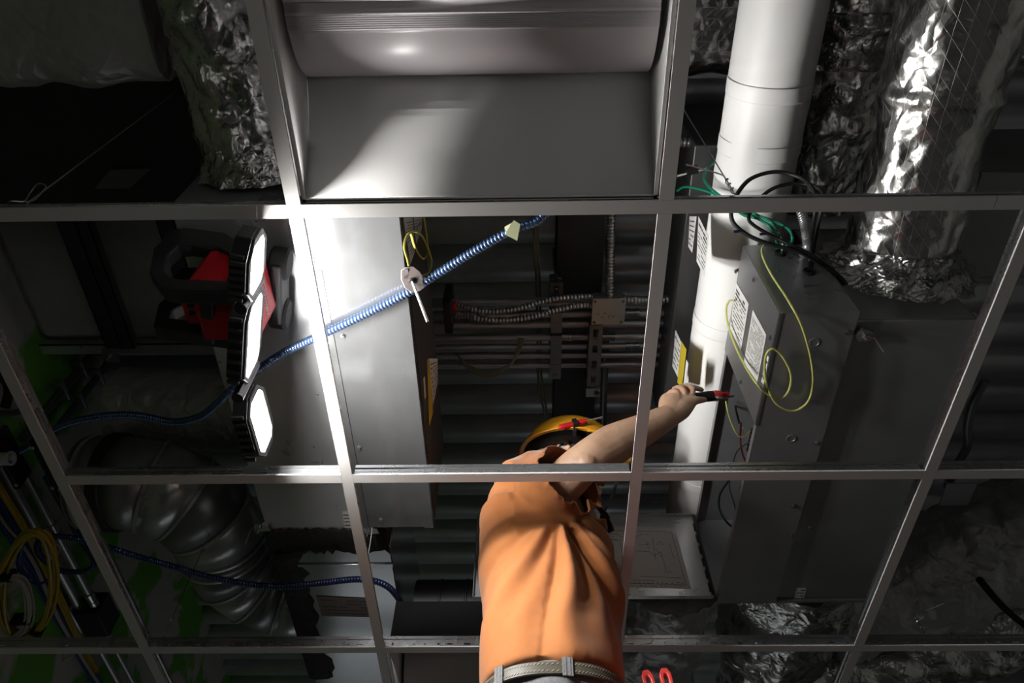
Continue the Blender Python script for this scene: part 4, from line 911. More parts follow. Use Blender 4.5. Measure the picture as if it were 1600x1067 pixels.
# vertical conduits on the green wall
for k, (a, b, r) in enumerate((((158, 548), (62, 640), .015), ((186, 560), (88, 655), .013))):
    p = X(*a, -.595); q = X(*b, -.595); y = (p.y + q.y)/2; t = thing('conduit', ('nearer', 'farther')[k] + ' of two conduits standing upright on the green wall', 'conduit', (-.595, y, q.z))
    MB().tube([(-.595, y, q.z - .12), (-.595, y, 1.13)], r, 12).build('pipe', M_STRUT, t)
    for f in (.3, .62): z = q.z + (p.z - q.z)*f; MB().box((-.62, y - .035, z), (-.577, y + .035, z + .014)).build('pipe_clamp', M_COND, t, bevel=.002)
pts = [X(-20, 575, -.58), X(5, 590, -.58), X(14, 610, -.58), X(8, 636, -.58)]
tag(MB().tube(spline(pts, 10), .014, 12).build('black_hose', M_RUBBER), 'thick black hose curling on the green wall at the left edge', 'hose')
tag(MB().tube(spline([X(-25, 640, -.58), X(0, 646, -.58), X(20, 645, -.58), X(40, 640, -.58)], 8), .010, 10).build('conduit', M_STRUT), 'grey conduit crossing the green wall below the black hose', 'conduit')
# coils and bundles
def strands(path, n, r, spread, mat, name, z, label, group, closed=False, seed=1):
    rnd = random.Random(seed); cen = spline([Z(a, b, z + (c[0] if c else 0)) for a, b, *c in path], 8, closed)
    for k in range(n):
        an_ = 2*math.pi*k/n + rnd.uniform(-.4, .4); rr = spread*(.35 + .65*rnd.random()) if k else 0; ph = rnd.uniform(0, 6)
        P_ = []
        for i, p in enumerate(cen):
            a_ = an_ + .5*math.sin(i*.12 + ph); P_.append(p + V((math.cos(a_)*rr, math.cos(a_)*rr*.3 + rnd.uniform(-.0002, .0002), math.sin(a_)*rr)))
        o = MB().tube(P_, r, 7, closed=closed).build(name, mat); tag(o, label, 'cable', group)
strands([(60, 832), (76, 845), (84, 880), (84, 920), (74, 960), (55, 985), (30, 992), (12, 976), (3, 935), (6, 893), (22, 857), (42, 834)], 7, .0046, .013, M_YEL, 'yellow_data_cable', .245, 'yellow data cable of the hanging coil at the lower left', 'yellow cables of the hanging coil', True, 2)
strands([(-8, 918), (12, 904), (32, 906), (44, 928), (47, 958), (40, 982), (24, 996)], 9, .0030, .012, plain('white_data_cable', (.5, .46, .42), .45), 'white_data_cable', .23, 'whitish data cable of the bundle inside the yellow coil', 'white cables of the bundle', False, 3)
strands([(-25, 745), (0, 792), (30, 842), (70, 915), (118, 1005), (160, 1085)], 9, .0048, .030, M_BLUED, 'blue_data_cable', .43, 'blue data cable of the run along the green wall', 'blue cables along the wall', False, 4)
strands([(-10, 745), (12, 780), (46, 836), (90, 925), (118, 985), (150, 1050)], 4, .0048, .014, M_YEL, 'yellow_data_cable', .42, 'yellow data cable of the run along the green wall', 'yellow cables along the wall', False, 5)
strands([(-10, 790), (10, 822), (35, 850), (60, 890), (90, 960), (125, 1020), (160, 1075)], 2, .0036, .012, bpy.data.materials['white_data_cable'], 'white_data_cable', .40, 'whitish data cable of the run along the green wall', 'white cables along the wall', False, 6)
strands([(36, 848), (30, 872), (34, 893), (46, 905)], 4, .0042, .010, M_BLUED, 'blue_data_cable', .26, 'blue data cable looped inside the yellow coil', 'blue cables inside the coil', False, 7)
for k, (a, b, lab) in enumerate((((-4, 899), (22, 899), 'left'), ((20, 968), (50, 966), 'middle'), ((50, 982), (68, 988), 'right'))):
    p = Z(*a, .24); q = Z(*b, .24); d = (q - p); u = V((0, 0, 1)).cross(d).normalized(); R = []
    o = MB().obox((p + q)/2, d/2, u*.009, V((0, 0, .019))).build('cable_strap', M_RUBBER, None, angle=0, bevel=.004); tag(o, 'black strap round the cable coils, the ' + lab + ' of three', 'strap')
# grey insulation blanket and white duct end low at the left
rows = []
for i in range(30):
    c_ = Z(-60 + 7*i, 1075, .40); ring = []
    for k in range(32):
        a_ = 2*math.pi*k/32; q_ = V((.02*math.sin(a_), math.cos(a_)*.13, math.sin(a_)*.09)); p = c_ + q_*(math.sin(math.pi*(i + .6)/30.2)**.4); ring.append(p + q_.normalized()*crinkle(p, .03, 7, 3))
    rows.append(ring)
tag(sheet_mesh(rows, 'insulation_blanket', plain('grey_insulation', (.24, .23, .22), .85, bscale=40, bstr=.5, bdist=.01), None, None, True, True), 'lumpy grey insulation blanket in the bottom left corner', 'insulation')
o = MB().tube(spline([Z(40, 1018, .36), Z(62, 1035, .36), Z(90, 1036, .36), Z(118, 1020, .37)], 8), .003, 8).build('white_cable', bpy.data.materials['white_data_cable']); tag(o, 'single whitish cable arching over the grey insulation blanket', 'cable')

# ------------------------------------------------------------------ the man
M_SKIN, t_, b_ = nt('skin')
n_ = nd(t_, 'ShaderNodeTexNoise', Scale=22.0, Detail=5.0); t_.links.new(obj_co(t_), n_.inputs[0])
t_.links.new(ramp(t_, n_.outputs[0], [(.3, (.48, .28, .185)), (.55, (.58, .37, .245)), (.75, (.57, .32, .22))]), b_.inputs['Base Color']); b_.inputs['Roughness'].default_value = .5
b_.inputs['Subsurface Weight'].default_value = .12; b_.inputs['Subsurface Radius'].default_value = (.012, .005, .003); b_.inputs['Subsurface Scale'].default_value = 1.0
n_ = nd(t_, 'ShaderNodeTexNoise', Scale=180.0, Detail=3.0); t_.links.new(obj_co(t_), n_.inputs[0]); bump(t_, b_, n_.outputs[0], .12, .002)
M_SHIRT = plain('orange_cotton', (.38, .128, .030), .85, vary=.05, vscale=60, bscale=900, bstr=.15, bdist=.0008)
_b = M_SHIRT.node_tree.nodes['Principled BSDF']; _b.inputs['Sheen Weight'].default_value = .25; _b.inputs['Sheen Roughness'].default_value = .5
M_DENIM = plain('grey_denim', (.17, .17, .175), .85, vary=.2, vscale=200, bscale=500, bstr=.2)
M_LEATH = plain('olive_leather', (.075, .065, .045), .5, vary=.15, vscale=30, bscale=200, bstr=.15)
M_STITCH = plain('cream_thread', (.36, .33, .27), .8)
M_HAT = plain('yellow_hard_hat', (.78, .36, .02), .3)
M_STRAP = plain('black_webbing', (.012, .012, .013), .7)
M_BOOT = plain('brown_leather', (.12, .07, .04), .55)
MY = .955
tors = [(1085, 754, 975, 0.160), (1060, 753, 974, 0.158), (1040, 753, 974, 0.158), (1000, 757, 971, 0.160), (960, 757, 968, 0.165), (920, 753, 963, 0.170), (880, 752, 951, 0.175), (850, 752, 938, 0.178), (820, 757, 922, 0.175), (792, 768, 905, 0.165), (768, 785, 895, 0.145), (750, 806, 888, 0.115), (738, 830, 884, 0.075)]
def ring_at(row, grow=0., n=40, zoff=None):
    py, L, R, hd = row; a = Y(L, py, MY); b = Y(R, py, MY); c = (a + b)/2; hw = (b.x - a.x)/2 + grow; hd += grow; out = []
    for k in range(n):
        an_ = 2*math.pi*k/n; ca_, sa = math.cos(an_), math.sin(an_); e = .82
        out.append(V((c.x + hw*math.copysign(abs(ca_)**e, ca_), c.y + hd*math.copysign(abs(sa)**e, sa), (a.z + b.z)/2)))
    return out
def remesh(mb, voxel, smooth=4):
    me = bpy.data.meshes.new('tmp'); me.from_pydata(mb.v, [], mb.f); o = bpy.data.objects.new('tmp', me); COL.objects.link(o)
    bm = bmesh.new(); bm.from_mesh(me); bmesh.ops.recalc_face_normals(bm, faces=bm.faces); bm.to_mesh(me); bm.free()
    m = o.modifiers.new('r', 'REMESH'); m.mode = 'VOXEL'; m.voxel_size = voxel
    out = bake(o); bpy.data.objects.remove(o)
    bm = bmesh.new(); bm.from_mesh(out); bpy.data.meshes.remove(out)
    for _ in range(smooth): bmesh.ops.smooth_vert(bm, verts=bm.verts, factor=.5, use_axis_x=True, use_axis_y=True, use_axis_z=True)
    return bm
def bm_obj(bm, name, mat, parent, angle=180, solid=0, label=None):
    lo = V((min(v.co[i] for v in bm.verts) for i in range(3))); hi = V((max(v.co[i] for v in bm.verts) for i in range(3))); c = (lo + hi)/2
    for v in bm.verts: v.co -= c
    me = bpy.data.meshes.new(name); bm.to_mesh(me); bm.free(); me.polygons.foreach_set('use_smooth', [True]*len(me.polygons))
    return link(name, me, c, mat, parent, solid=solid, label=label)
# joints
SHR = Y(836, 790, .855); ELR = Y(921, 716, .70); WRR = Y(1046, 650, .685); KNU = Y(1080, 612, .69)
SHL = V((SHR.x + .02, 1.075, SHR.z - .01)); ELL = V((SHR.x + .02, 1.12, SHR.z - .29)); WRL = V((SHR.x + .20, 1.08, SHR.z - .42))
EAR = Y(880, 704, .905)
F_ = V((.955, .02, -.14)).normalized(); C_ = V((.12, -.22, .97)); C_ = (C_ - F_*C_.dot(F_)).normalized(); S_ = C_.cross(F_)      # S_ points to the far side
if S_.y < 0: S_ = -S_
HC = EAR + S_*.078 + F_*.012
def hp(f, s, c): return HC + F_*f + S_*s + C_*c
pel = ring_at(tors[1]); PC = sum(pel, V())/len(pel)
FOOT_Z = PC.z - 1.0
person = thing('person', 'man in an orange t-shirt and yellow hard hat reaching up into the open control box', 'person', (PC.x, MY, FOOT_Z))
def limb(mb, pts, rs, n=16, seg=6):
    P_ = spline(pts, seg); m = len(pts) - 1
    def r(i, mm):
        t = i/(mm - 1)*m; k = min(int(t), m - 1); u = t - k; return rs[k]*(1 - u) + rs[k + 1]*u
    return mb.tube(P_, r, n)
body = MB()
body.rings([ring_at(t_, -.014) for t_ in tors])
for j in (SHR, SHL): body.sphere(j, (.062, .062, .062), 16, 10)
arm_mid = SHR.lerp(ELR, .5) + V((.0, .0, -.004)); fore1 = ELR.lerp(WRR, .30) + V((0, 0, .004)); fore2 = ELR.lerp(WRR, .65)
limb(body, [SHR, arm_mid, ELR.lerp(SHR, .06), fore1, fore2, WRR], [.056, .052, .046, .049, .040, .029], 20)
body.sphere(ELR + V((-.008, -.006, -.020)), (.030, .030, .032), 12, 8)
limb(body, [SHL, SHL.lerp(ELL, .5), ELL, ELL.lerp(WRL, .3), WRL], [.056, .05, .043, .044, .029])
# neck and head
limb(body, [hp(-.035, 0, -.155), hp(-.02, 0, -.09), hp(-.012, 0, -.03)], [.066, .058, .056], 18)
body.sphere(hp(-.012, 0, .035), (.098, .077, .100), 24, 16, (F_, S_, C_))
body.sphere(hp(.030, 0, -.030), (.066, .064, .068), 20, 14, (F_, S_, C_))
body.sphere(hp(.048, 0, -.075), (.046, .047, .040), 18, 12, (F_, S_, C_))
body.sphere(hp(.082, 0, -.098), (.022, .026, .020), 14, 10, (F_, S_, C_))
limb(body, [hp(.086, 0, .012), hp(.104, 0, -.012), hp(.116, 0, -.032)], [.010, .012, .014], 10)
for s in (-.011, .011): body.sphere(hp(.104, s, -.036), .009, 10, 6)
body.sphere(hp(.094, 0, -.066), (.012, .024, .006), 12, 8, (F_, S_, C_)); body.sphere(hp(.092, 0, -.078), (.012, .021, .006), 12, 8, (F_, S_, C_))
for s in (-1, 1):
    body.sphere(hp(.080, s*.033, .028), (.012, .024, .008), 12, 8, (F_, S_, C_))
    for k in range(12):
        a_ = math.radians(-150 + 300*k/11); body.sphere(hp(-.012 + .017*math.cos(a_)*-1, s*(.080 + .006), -.004 + .028*math.sin(a_)), .0062, 8, 6)
    body.sphere(hp(-.006, s*.080, -.006), (.014, .006, .022), 10, 8, (F_, S_, C_))
# hand gripping the tool: palm block, four fingers, thumb
TA, TB = Y(1066, 623, .690), Y(1132, 617, .700)           # tool handle axis
tx = (TB - TA).normalized(); vw = (TA - CAM).normalized(); upv = (V((0, 0, 1)) - tx*tx.z).normalized(); nr = -tx.cross(upv); nr = nr if nr.y < 0 else -nr
hr = .0125
def on(s, up, near): return TA + tx*s + upv*up + nr*near       # tool frame: along handle, up, towards viewer
hand_c = WRR.lerp(on(.0, .0, .0), .5)
limb(body, [WRR, WRR.lerp(on(.005, .012, -.004), .5) + upv*.004, on(.006, .020, -.004)], [.028, .031, .022], 14)
limb(body, [WRR - upv*.004, WRR.lerp(on(.008, -.012, .004), .55) - upv*.008, on(.010, -.020, .006)], [.025, .027, .019], 14)
limb(body, [WRR, on(-.030, .004, -.012), on(-.004, .006, -.014)], [.026, .028, .020], 14)
fing = [([on(.004, .028, .006), on(.026, .030, .010), on(.042, .024, .012), on(.060, .0165, .010)], [.0098, .0090, .0082, .0070]),          # index along the top
        ([on(-.002, .026, .012), on(.018, .022, .021), on(.024, .002, .024), on(.014, -.012, .018)], [.0100, .0094, .0088, .0076]),         # middle wraps round the near side
        ([on(-.018, .022, .012), on(-.004, .016, .023), on(-.001, -.004, .025), on(-.008, -.015, .017)], [.0098, .0090, .0084, .0074]),      # ring
        ([on(-.032, .014, .010), on(-.022, .006, .022), on(-.020, -.010, .022), on(-.025, -.018, .014)], [.0088, .0080, .0074, .0066]),      # little
        ([on(-.020, -.034, .010), on(.012, -.030, .014), on(.034, -.0225, .010), on(.052, -.019, .006)], [.0135, .0115, .0098, .0078])]       # thumb below
for P_, R_ in fing: limb(body, P_, R_, 10, 5); body.sphere(P_[-1], R_[-1], 10, 6)
# left hand
lh = WRL; ld = (WRL - ELL).normalized()
limb(body, [WRL, WRL + ld*.05, WRL + ld*.085], [.028, .032, .026], 12)
for k in range(4):
    o_ = V((0, -.027 + .018*k, 0)); limb(body, [WRL + ld*.08 + o_, WRL + ld*.12 + o_ + V((.0, 0, -.006)), WRL + ld*.145 + o_ + V((-.004, 0, -.022))], [.009, .0085, .0075], 8, 4)
limb(body, [WRL + ld*.03 + V((0, -.03, 0)), WRL + ld*.06 + V((0, -.05, -.01)), WRL + ld*.085 + V((0, -.052, -.022))], [.012, .010, .008], 8, 4)
# legs
HIP = [V((PC.x - .005, MY - .078, PC.z - .07)), V((PC.x - .005, MY + .078, PC.z - .07))]
for h in HIP:
    limb(body, [h + V((0, 0, .0)), h + V((0, 0, -.08)), h + V((.02, 0, -.42)), h + V((.0, 0, -.78)), h + V((-.01, 0, -.86))], [.07, .075, .058, .043, .04], 16)
    body.sphere(h + V((.045, 0, -.89)), (.12, .042, .04), 14, 10)
bm = remesh(body, .0031, 4)
body_o = bm_obj(bm, 'body', M_SKIN, person)
def patch(src, test, off, name, mat, label=None):
    bm = bmesh.new(); bm.from_mesh(src.data); c = WLOC[src.name] - V((0, 0, H))
    bm.normal_update(); ns = {v.index: v.normal.copy() for v in bm.verts}
    kill = [f for f in bm.faces if not test(f.calc_center_median() + c)]
    bmesh.ops.delete(bm, geom=kill, context='FACES')
    for v in bm.verts: v.co += v.normal*off + c
    return bm_obj(bm, name, mat, person, label=label)
def hl(p): d = p - HC; return d.dot(F_), d.dot(S_), d.dot(C_)
def beard(p):
    f, s, c = hl(p); k = noise.noise(p*160)*.006
    if (p - HC).length > .2: return False
    return (c + k < -.045 and f > -.005 + (c + .045)*-.25 and c > -.135 and f - .02 > (c + .045)*-.2 - .02 and f > .0) and not (abs(s) < .026 and -.086 < c < -.058 and f > .08)
patch(body_o, beard, .0012, 'beard', plain('brown_stubble', (.20, .115, .075), .8, vary=.35, vscale=240, bscale=600, bstr=.6), 'short brown beard')
patch(body_o, lambda p: (lambda h: h[2] > .012 and h[0] < .062 + h[2]*.2 and (p - HC).length < .2)(hl(p)), .003, 'hair', plain('brown_hair', (.012, .008, .006), .9, spec=.1, bscale=300, bstr=.6))
for s in (-1, 1): MB().sphere(hp(.078, s*.032, .012), .0125, 12, 8).build('eye', M_BRICK, person)
# t-shirt
sh = MB(); zb = ring_at(tors[2])[0].z
hem_rows = [(1100, 754, 976, 0.160)] + tors
sh.rings([ring_at(t_, .004) for t_ in hem_rows])
SD = (ELR - SHR).normalized(); OP = SHR + SD*.140 + V((-.004, 0, -.008)); 
limb(sh, [SHR - SD*.05, SHR + SD*.03 + V((0, 0, -.004)), SHR + SD*.185 + V((-.010, 0, -.022))], [.080, .083, .090], 24)
SDL = (ELL - SHL).normalized(); OPL = SHL + SDL*.17
limb(sh, [SHL - SDL*.05, SHL + SDL*.05, SHL + SDL*.20], [.075, .076, .073], 20)
for j in (SHR, SHL): sh.sphere(j + V((0, 0, .002)), .078, 18, 12)
NB = hp(-.04, 0, -.165); ND = (hp(-.02, 0, -.09) - NB).normalized()
limb(sh, [NB - ND*.08, NB, NB + ND*.05], [.10, .085, .076], 20)
bm = remesh(sh, .0062, 6)
AX = Y(872, 806, .80); xc = Y(835, 1040, .80).x
def hem(p): 
    d = p.x - xc; base = Y(835, 1034, .80).z
    return base - (1.15*max(0, -d - .01)**1.35 if d < 0 else 1.7*max(0, d - .04)) - (.05 if p.y > MY + .02 else 0)
def local_cut(co, no, test):
    fs = [f for f in bm.faces if test(f.calc_center_median())]; es = {e for f in fs for e in f.edges}; vs = {v for f in fs for v in f.verts}
    bmesh.ops.bisect_plane(bm, geom=list(vs) + list(es) + fs, plane_co=co, plane_no=no, clear_outer=True, dist=1e-5)
local_cut(OP, SD, lambda c: (c - OP).length < .125 and ((c - OP) - SD*(c - OP).dot(SD)).length < .10)
local_cut(OPL, SDL, lambda c: (c - OPL).length < .12)
local_cut(NB + ND*.004, ND, lambda c: (c - NB).length < .13 and ((c - NB) - ND*(c - NB).dot(ND)).length < .09 and (c - SHR).length > .09)
sh_ = {}
for v in bm.verts: sh_[v] = hem(v.co); v.co.z -= sh_[v]
low_ = [f for f in bm.faces if f.calc_center_median().z < .1]
bmesh.ops.bisect_plane(bm, geom=list({v for f in low_ for v in f.verts}) + list({e for f in low_ for e in f.edges}) + low_, plane_co=(0, 0, 0), plane_no=(0, 0, -1), clear_outer=True, dist=1e-5)
for v in bm.verts: v.co.z += hem(v.co) if v not in sh_ else sh_[v]
bmesh.ops.delete(bm, geom=[v for v in bm.verts if not v.link_faces], context='VERTS')
bm.normal_update()
for v in bm.verts:
    p = v.co; d = p - AX; r = math.hypot(d.x, d.z); near = max(0., min(1., (MY + .03 - p.y)/.10))
    arm_side = (p - SHR).dot(SD) > .02 and (p - SHR).length < .16
    if not arm_side:
        th = math.atan2(d.x, -d.z)                                   # 0 = straight down, + to the chest
        g = min(1, r/.06)*math.exp(-(r/.40)**2)
        s1 = math.sin(th*9.5 + 1.2 + 2.2*noise.noise(V((r*3, th*.8, 1)))); s1 = (s1*.5 + .5)**1.7
        s2 = math.sin(th*21 + 3*noise.noise(V((r*5, th, 4))))
        fr = 1.6 if th > -.15 else .7                               # deeper folds towards the chest
        v.co += v.normal*near*g*fr*(.020*(s1 - .45) + .0055*s2)
    n1 = noise.noise(p*V((9, 9, 5))); v.co += v.normal*(.004*n1 + .0022*noise.noise(p*22))
    if arm_side: v.co += v.normal*.003*math.sin((p - SHR).dot(SD)*120 + 4*noise.noise(p*10))
for _ in range(1): bmesh.ops.smooth_vert(bm, verts=bm.verts, factor=.4, use_axis_x=True, use_axis_y=True, use_axis_z=True)
shirt = bm_obj(bm, 'shirt', M_SHIRT, person, solid=.0022, label='orange t-shirt with folds spreading from the armpit')
from mathutils.bvhtree import BVHTree
_bm = bmesh.new(); _bm.from_mesh(shirt.data); _c = WLOC[shirt.name] - V((0, 0, H)); bmesh.ops.translate(_bm, verts=_bm.verts, vec=_c); tree = BVHTree.FromBMesh(_bm); _bm.free()
sm = []
for i in range(60):
    q = Y(833 - 2*math.sin(i/12), 852 + i*(1026 - 852)/59, .79); h_ = tree.ray_cast(CAM, (q - CAM).normalized())
    if h_[0]: sm.append(h_[0])
MB().tube(sm, .0011, 6).build('side_seam', M_SHIRT, shirt)
# trousers, belt
tr = MB(); _w = ring_at(tors[1], -.006); _zt = Y(835, 1043, .80).z
rr_ = [[V((p.x, p.y, z_)) for p in _w] for z_ in (_zt, _zt - .03, _zt - .06)]
low = [p + V((0, 0, -.05)) for p in rr_[-1]]; tr.rings([rr_[0], rr_[1], rr_[2], low])
for h in HIP: limb(tr, [h + V((0, 0, .02)), h + V((.01, 0, -.2)), h + V((.025, 0, -.44)), h + V((.0, 0, -.84))], [.082, .088, .078, .066], 18)
bm = remesh(tr, .009, 4)
for v in bm.verts: v.co += v.normal*.004*noise.noise(v.co*14)
bm_obj(bm, 'trousers', M_DENIM, person)
bc_ = ring_at(tors[1], .002, 64); zt = Y(835, 1037, .80).z; zl_ = Y(835, 1057, .80).z
def band(z0, z1, g):
    R = []
    for gg, zz in ((g, z0), (g + .003, z0 + .001), (g + .003, z1 - .001), (g, z1), (g - .002, (z0 + z1)/2)): 
        R.append([V((PC.x + (p.x - PC.x)*(1 + gg/.15), MY + (p.y - MY)*(1 + gg/.13), zz)) for p in bc_])
    return MB().rings(R + [R[0]], caps=False)
belt = band(zl_, zt, .001).build('belt', M_LEATH, person, label='worn olive leather belt with cream stitching')
stc = MB()
for zz in (zl_ + .006, zt - .006):
    for k in range(150):
        p = bc_[int(k*64/150) % 64].lerp(bc_[(int(k*64/150) + 1) % 64], (k*64/150) % 1); q = V((PC.x + (p.x - PC.x)*(1 + .0045/.15), MY + (p.y - MY)*(1 + .0045/.13), zz))
        nn = V((p.x - PC.x, p.y - MY, 0)).normalized(); tt = V((-nn.y, nn.x, 0)); stc.bar(q - tt*.0022 - V((0, 0, .0016)), q + tt*.0022 + V((0, 0, .0016)), .0012, .0008, nn)
stc.build('stitching', M_STITCH, belt, angle=0)['kind'] = 'stuff'
for px in (878, 768):
    q = Y(px, 1052, .80); k = min(range(64), key=lambda i: (bc_[i] - q).length + (9 if bc_[i].y > MY else 0)); p = bc_[k]; nn = V((p.x - PC.x, p.y - MY, 0)).normalized(); tt = V((-nn.y, nn.x, 0))
    q = V((PC.x + (p.x - PC.x)*(1 + .006/.15), MY + (p.y - MY)*(1 + .006/.13), (zl_ + zt)/2))
    m = MB().obox(q, tt*.010, nn*.0014, V((0, 0, (zt - zl_)/2 + .006))); m.obox(q + nn*.0016 - tt*.004, tt*.0012, nn*.0006, V((0, 0, (zt - zl_)/2 + .005))); m.obox(q + nn*.0016 + tt*.004, tt*.0012, nn*.0006, V((0, 0, (zt - zl_)/2 + .005)))
    m.build('belt_loop', M_DENIM, person, angle=0)
for h in HIP:
    bt_ = MB().sphere(h + V((.05, 0, -.895)), (.135, .05, .048), 18, 12); limb(bt_, [h + V((-.01, 0, -.74)), h + V((0, 0, -.88))], [.056, .058], 14); bt_.box(h + V((-.085, -.05, -.95)), h + V((.185, .05, -.925)))
    bm_obj(remesh(bt_, .008, 3), 'boot', M_BOOT, person)
# hard hat
hat = []
HO = hp(.0, 0, .048)
def hat_pt(a, t, g=0.):       # a around, t 0 rim .. 1 crown
    ca_, sa = math.cos(a), math.sin(a); z0 = .006 - .022*max(0, -ca_) + .018*max(0, ca_)
    rf_ = (.132 if ca_ > 0 else .130) + g; rs_ = .108 + g; el = t*math.pi/2
    return HO + F_*(rf_*ca_*math.cos(el)**.8) + S_*(rs_*sa*math.cos(el)**.8) + C_*(z0*(1 - t) + (.098 + g)*math.sin(el))
R = [[hat_pt(2*math.pi*k/48, t) for k in range(48)] for t in (0, .08, .18, .3, .42, .54, .66, .78, .88, .96)]
R = [[p + (p - HO).normalized()*.010 - C_*.004 for p in R[0]], [p + (p - HO).normalized()*.009 for p in R[0]]] + R
shell = MB().rings(R, caps=False); n = 48; top = len(shell.v); shell.v.append(HO + C_*.099); base_ = top - n; shell.f += [(base_ + k, base_ + (k + 1) % n, top) for k in range(n)]
hat_o = shell.build('hard_hat', M_HAT, person, angle=60, solid=.0035, label='yellow hard hat with a black inside')
brim = MB(); Rb = []
for k in range(-8, 9):
    a = math.radians(k*8.5); o_ = hat_pt(a, 0); ext = .045*math.cos(math.radians(k*10)); d_ = (F_*math.cos(a) + S_*math.sin(a)); Rb.append([o_ + d_*.004, o_ + d_*(ext + .006) - C_*.008, o_ + d_*(ext + .006) - C_*.0115, o_ - C_*.004])
brim.rings(Rb).build('brim', M_HAT, hat_o, angle=40)
lin = MB().rings([[HO + (hat_pt(2*math.pi*k/32, t) - HO)*.93 + C_*.002 for k in range(32)] for t in (.0, .2, .4, .6, .8, .93)], caps=True); lin.build('liner', M_RUBBER, hat_o, solid=.002)
rg = MB()
for k in range(5): 
    P_ = [HO + (hat_pt(0, t) - HO)*1.004 + S_*(-.03 + .015*k) for t in (.35, .5, .65, .8)] 
# chin strap
st = MB()
def ribbon(pts, w_, th=.0018):
    for a, b in zip(pts, pts[1:]): st.bar(a, b, w_, th, vw*-1)
ribbon(spline([hp(.012, -.086, .02), hp(.018, -.080, -.04), Y(913, 762, .905), Y(928, 782, .91), Y(941, 800, .915), Y(948, 815, .918)], 5), .013)
ribbon(spline([Y(964, 752, .93), Y(957, 774, .925), Y(948, 790, .92), Y(943, 803, .915)], 4), .008)
st.build('chin_strap', M_STRAP, person, angle=0)
bk = MB(); a, b = Y(943, 803, .912), Y(954, 828, .914); bk.bar(a, b, .020, .007, vw*-1); c = Y(947, 809, .91); bk.bar(a.lerp(b, .1), a.lerp(b, .35), .024, .010, vw*-1); bk.bar(a.lerp(b, .8), a.lerp(b, 1.08), .017, .010, vw*-1)
bk.build('strap_buckle', M_BLACK, person, angle=0, bevel=.0015)
gl = MB()
for s in (-1, 1):
    gl.prism([hp(.100, s*.010, .026), hp(.092, s*.062, .026), hp(.088, s*.064, -.008), hp(.098, s*.022, -.014)], F_*.002)
gl.tube([hp(.09, -.064, .018), hp(.03, -.080, .014), hp(-.02, -.082, .010)], .0024, 6).tube([hp(.09, .064, .018), hp(.03, .080, .014), hp(-.02, .082, .010)], .0024, 6)
gl.build('safety_glasses', plain('grey_lens', (.35, .37, .38), .15), person, angle=0)

# ------------------------------------------------------------------ tools
t = thing('pliers', 'red and black handled tool gripped in the man\'s raised hand', 'tool', TA)
MB().lathe(TA - tx*.012, tx, [(0, .006), (.004, .012), (.03, .0135), (.06, .0125), (.085, .0140), (.097, .0135)], 16).build('handle', M_RUBBER, t)
MB().lathe(TA + tx*.085, tx, [(0, .0140), (.012, .0142), (.024, .0115)], 16).build('collar', M_REDL, t, label='red collar')
cq = TA + tx*.085 - upv*.015 + nr*.004
MB().tube([cq, cq + tx*.052 + upv*.002], .0028, 8).build('jaw', bpy.data.materials['bright_steel'], t); MB().tube([TA + tx*.109, TA + tx*.128 + upv*.0], .008, 10).build('jaw_grip', M_RED, t)
MB().lathe(cq + tx*.004, nr, [(-.004, .005), (.004, .005)], 10).build('pivot', bpy.data.materials['bright_steel'], t)
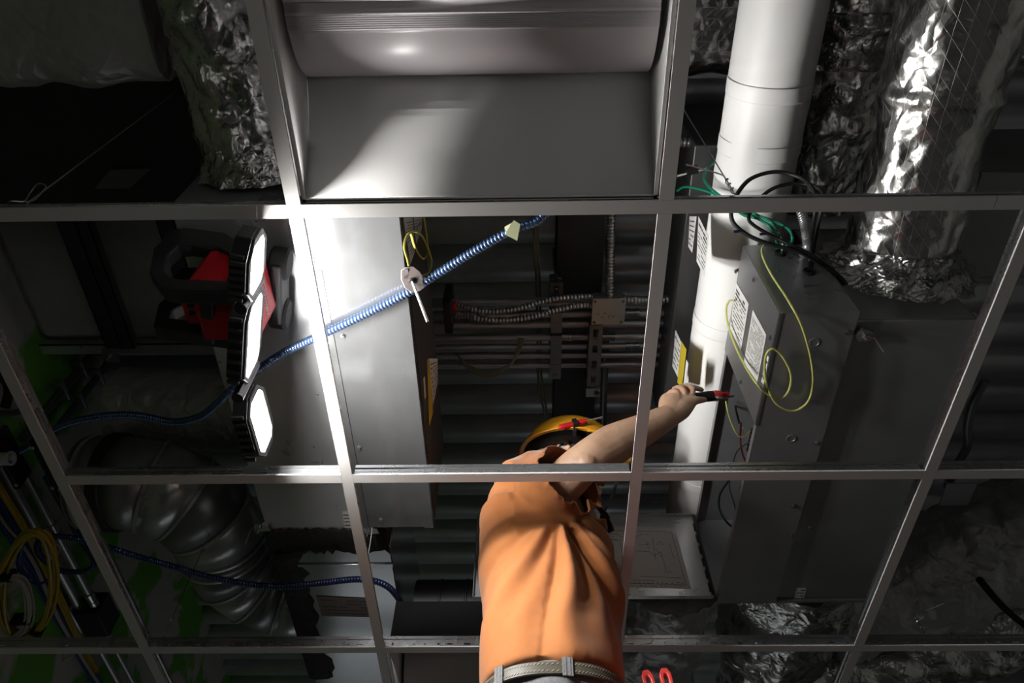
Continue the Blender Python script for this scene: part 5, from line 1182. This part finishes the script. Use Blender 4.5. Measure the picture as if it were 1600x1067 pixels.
# screwdriver clipped on the hard hat
a = hat_pt(math.radians(-118), .60, .018); a = Y(873, 668, .850); b = Y(916, 657.5, .850); c = Y(937, 653, .850)
sd2 = thing('screwdriver', 'red screwdriver clipped to the side of the yellow hard hat', 'screwdriver', a)
MB().lathe(a, b - a, [(0, .004), (.004, .0072), (.02, .008), ((b - a).length*.6, .0068), ((b - a).length*.8, .008), ((b - a).length, .0055)], 12).build('handle', M_RED, sd2)
MB().tube([b, c], .0026, 8).build('shaft', bpy.data.materials['bright_steel'], sd2); d = (c - b).normalized(); MB().tube([c, c + d*.008], .004, 8).build('tip', M_STRUT, sd2)
m = a.lerp(b, .58); MB().obox(m, (b - a).normalized()*.007, upv*.011, V((0, .011, 0))).obox(m + V((0, .02, -.012)), V((.005, 0, 0)), V((0, .012, 0)), V((0, 0, .008))).build('clip', M_BLACK, hat_o, angle=0, bevel=.002, label='black tool clip')
# step ladder below, and the pliers standing in its tray
LX, LYc, LZt = Y(1022, 1060, .90).x + .02, .90, -.44
lad = thing('step_ladder', 'metal step ladder with a red top tray that the man stands on', 'ladder', (LX, LYc, -H))
MB().box((LX - .11, LYc - .16, LZt - .05), (LX + .11, LYc + .16, LZt)).build('top_cap', M_REDL, lad, bevel=.01)
for s in (-1, 1):
    for dx, m in ((-1, M_GALV), (1, M_GALV)):
        MB().bar((LX + dx*.07, LYc + s*.15, LZt - .05), (LX + dx*.52, LYc + s*.30, -H), .03, .06).build('rail', m, lad, angle=0)
stz = PC.z - 1.018
for k, z in enumerate((stz - .005, stz - .31, stz - .62, stz - .93)):
    if z < -H + .1: break
    f = (LZt - .05 - z)/(H + LZt - .05); xx = LX - .07 - .45*f; ww = .15 + .15*f
    MB().box((xx - .05 - (.10 if k == 0 else 0), LYc - ww, z - .03), (xx + .05 + (.06 if k == 0 else 0), LYc + ww, z)).build('step', M_GALV, lad, bevel=.004)
pt = thing('pliers', 'red handled pliers sticking up beside the man\'s belt', 'pliers', (LX, LYc, LZt))
for k, (px, py, hx) in enumerate(((1007, 1046, -.012), (1036, 1042, .012))):
    tip = Y(px, py, .90); base = V((LX + hx, LYc, LZt + .03)); dd = (tip - base); L = dd.length; dd /= L; sd_ = dd.cross(V((0, 1, 0))).normalized(); out_ = V((0, -1, 0))
    def oct_(r1, r2): return [base.lerp(tip, .78) + sd_*x*r1 + dd*(y*r2) for x, y in ((1, -1), (1, .6), (.5, 1), (-.5, 1), (-1, .6), (-1, -1))]
    MB().loop_prism([p - out_*.006 for p in oct_(.012, .030)], [p - out_*.006 for p in oct_(.0045, .017)], out_*.013).build('handle_end', M_REDL, pt, angle=0, bevel=.003)
    MB().tube([base, base.lerp(tip, .45), base.lerp(tip, .62)], .009, 10).build('handle', M_REDL, pt)
MB().box((LX - .02, LYc - .008, LZt + .0005), (LX + .02, LYc + .008, LZt + .04)).build('head', M_STRUT, pt, bevel=.004)
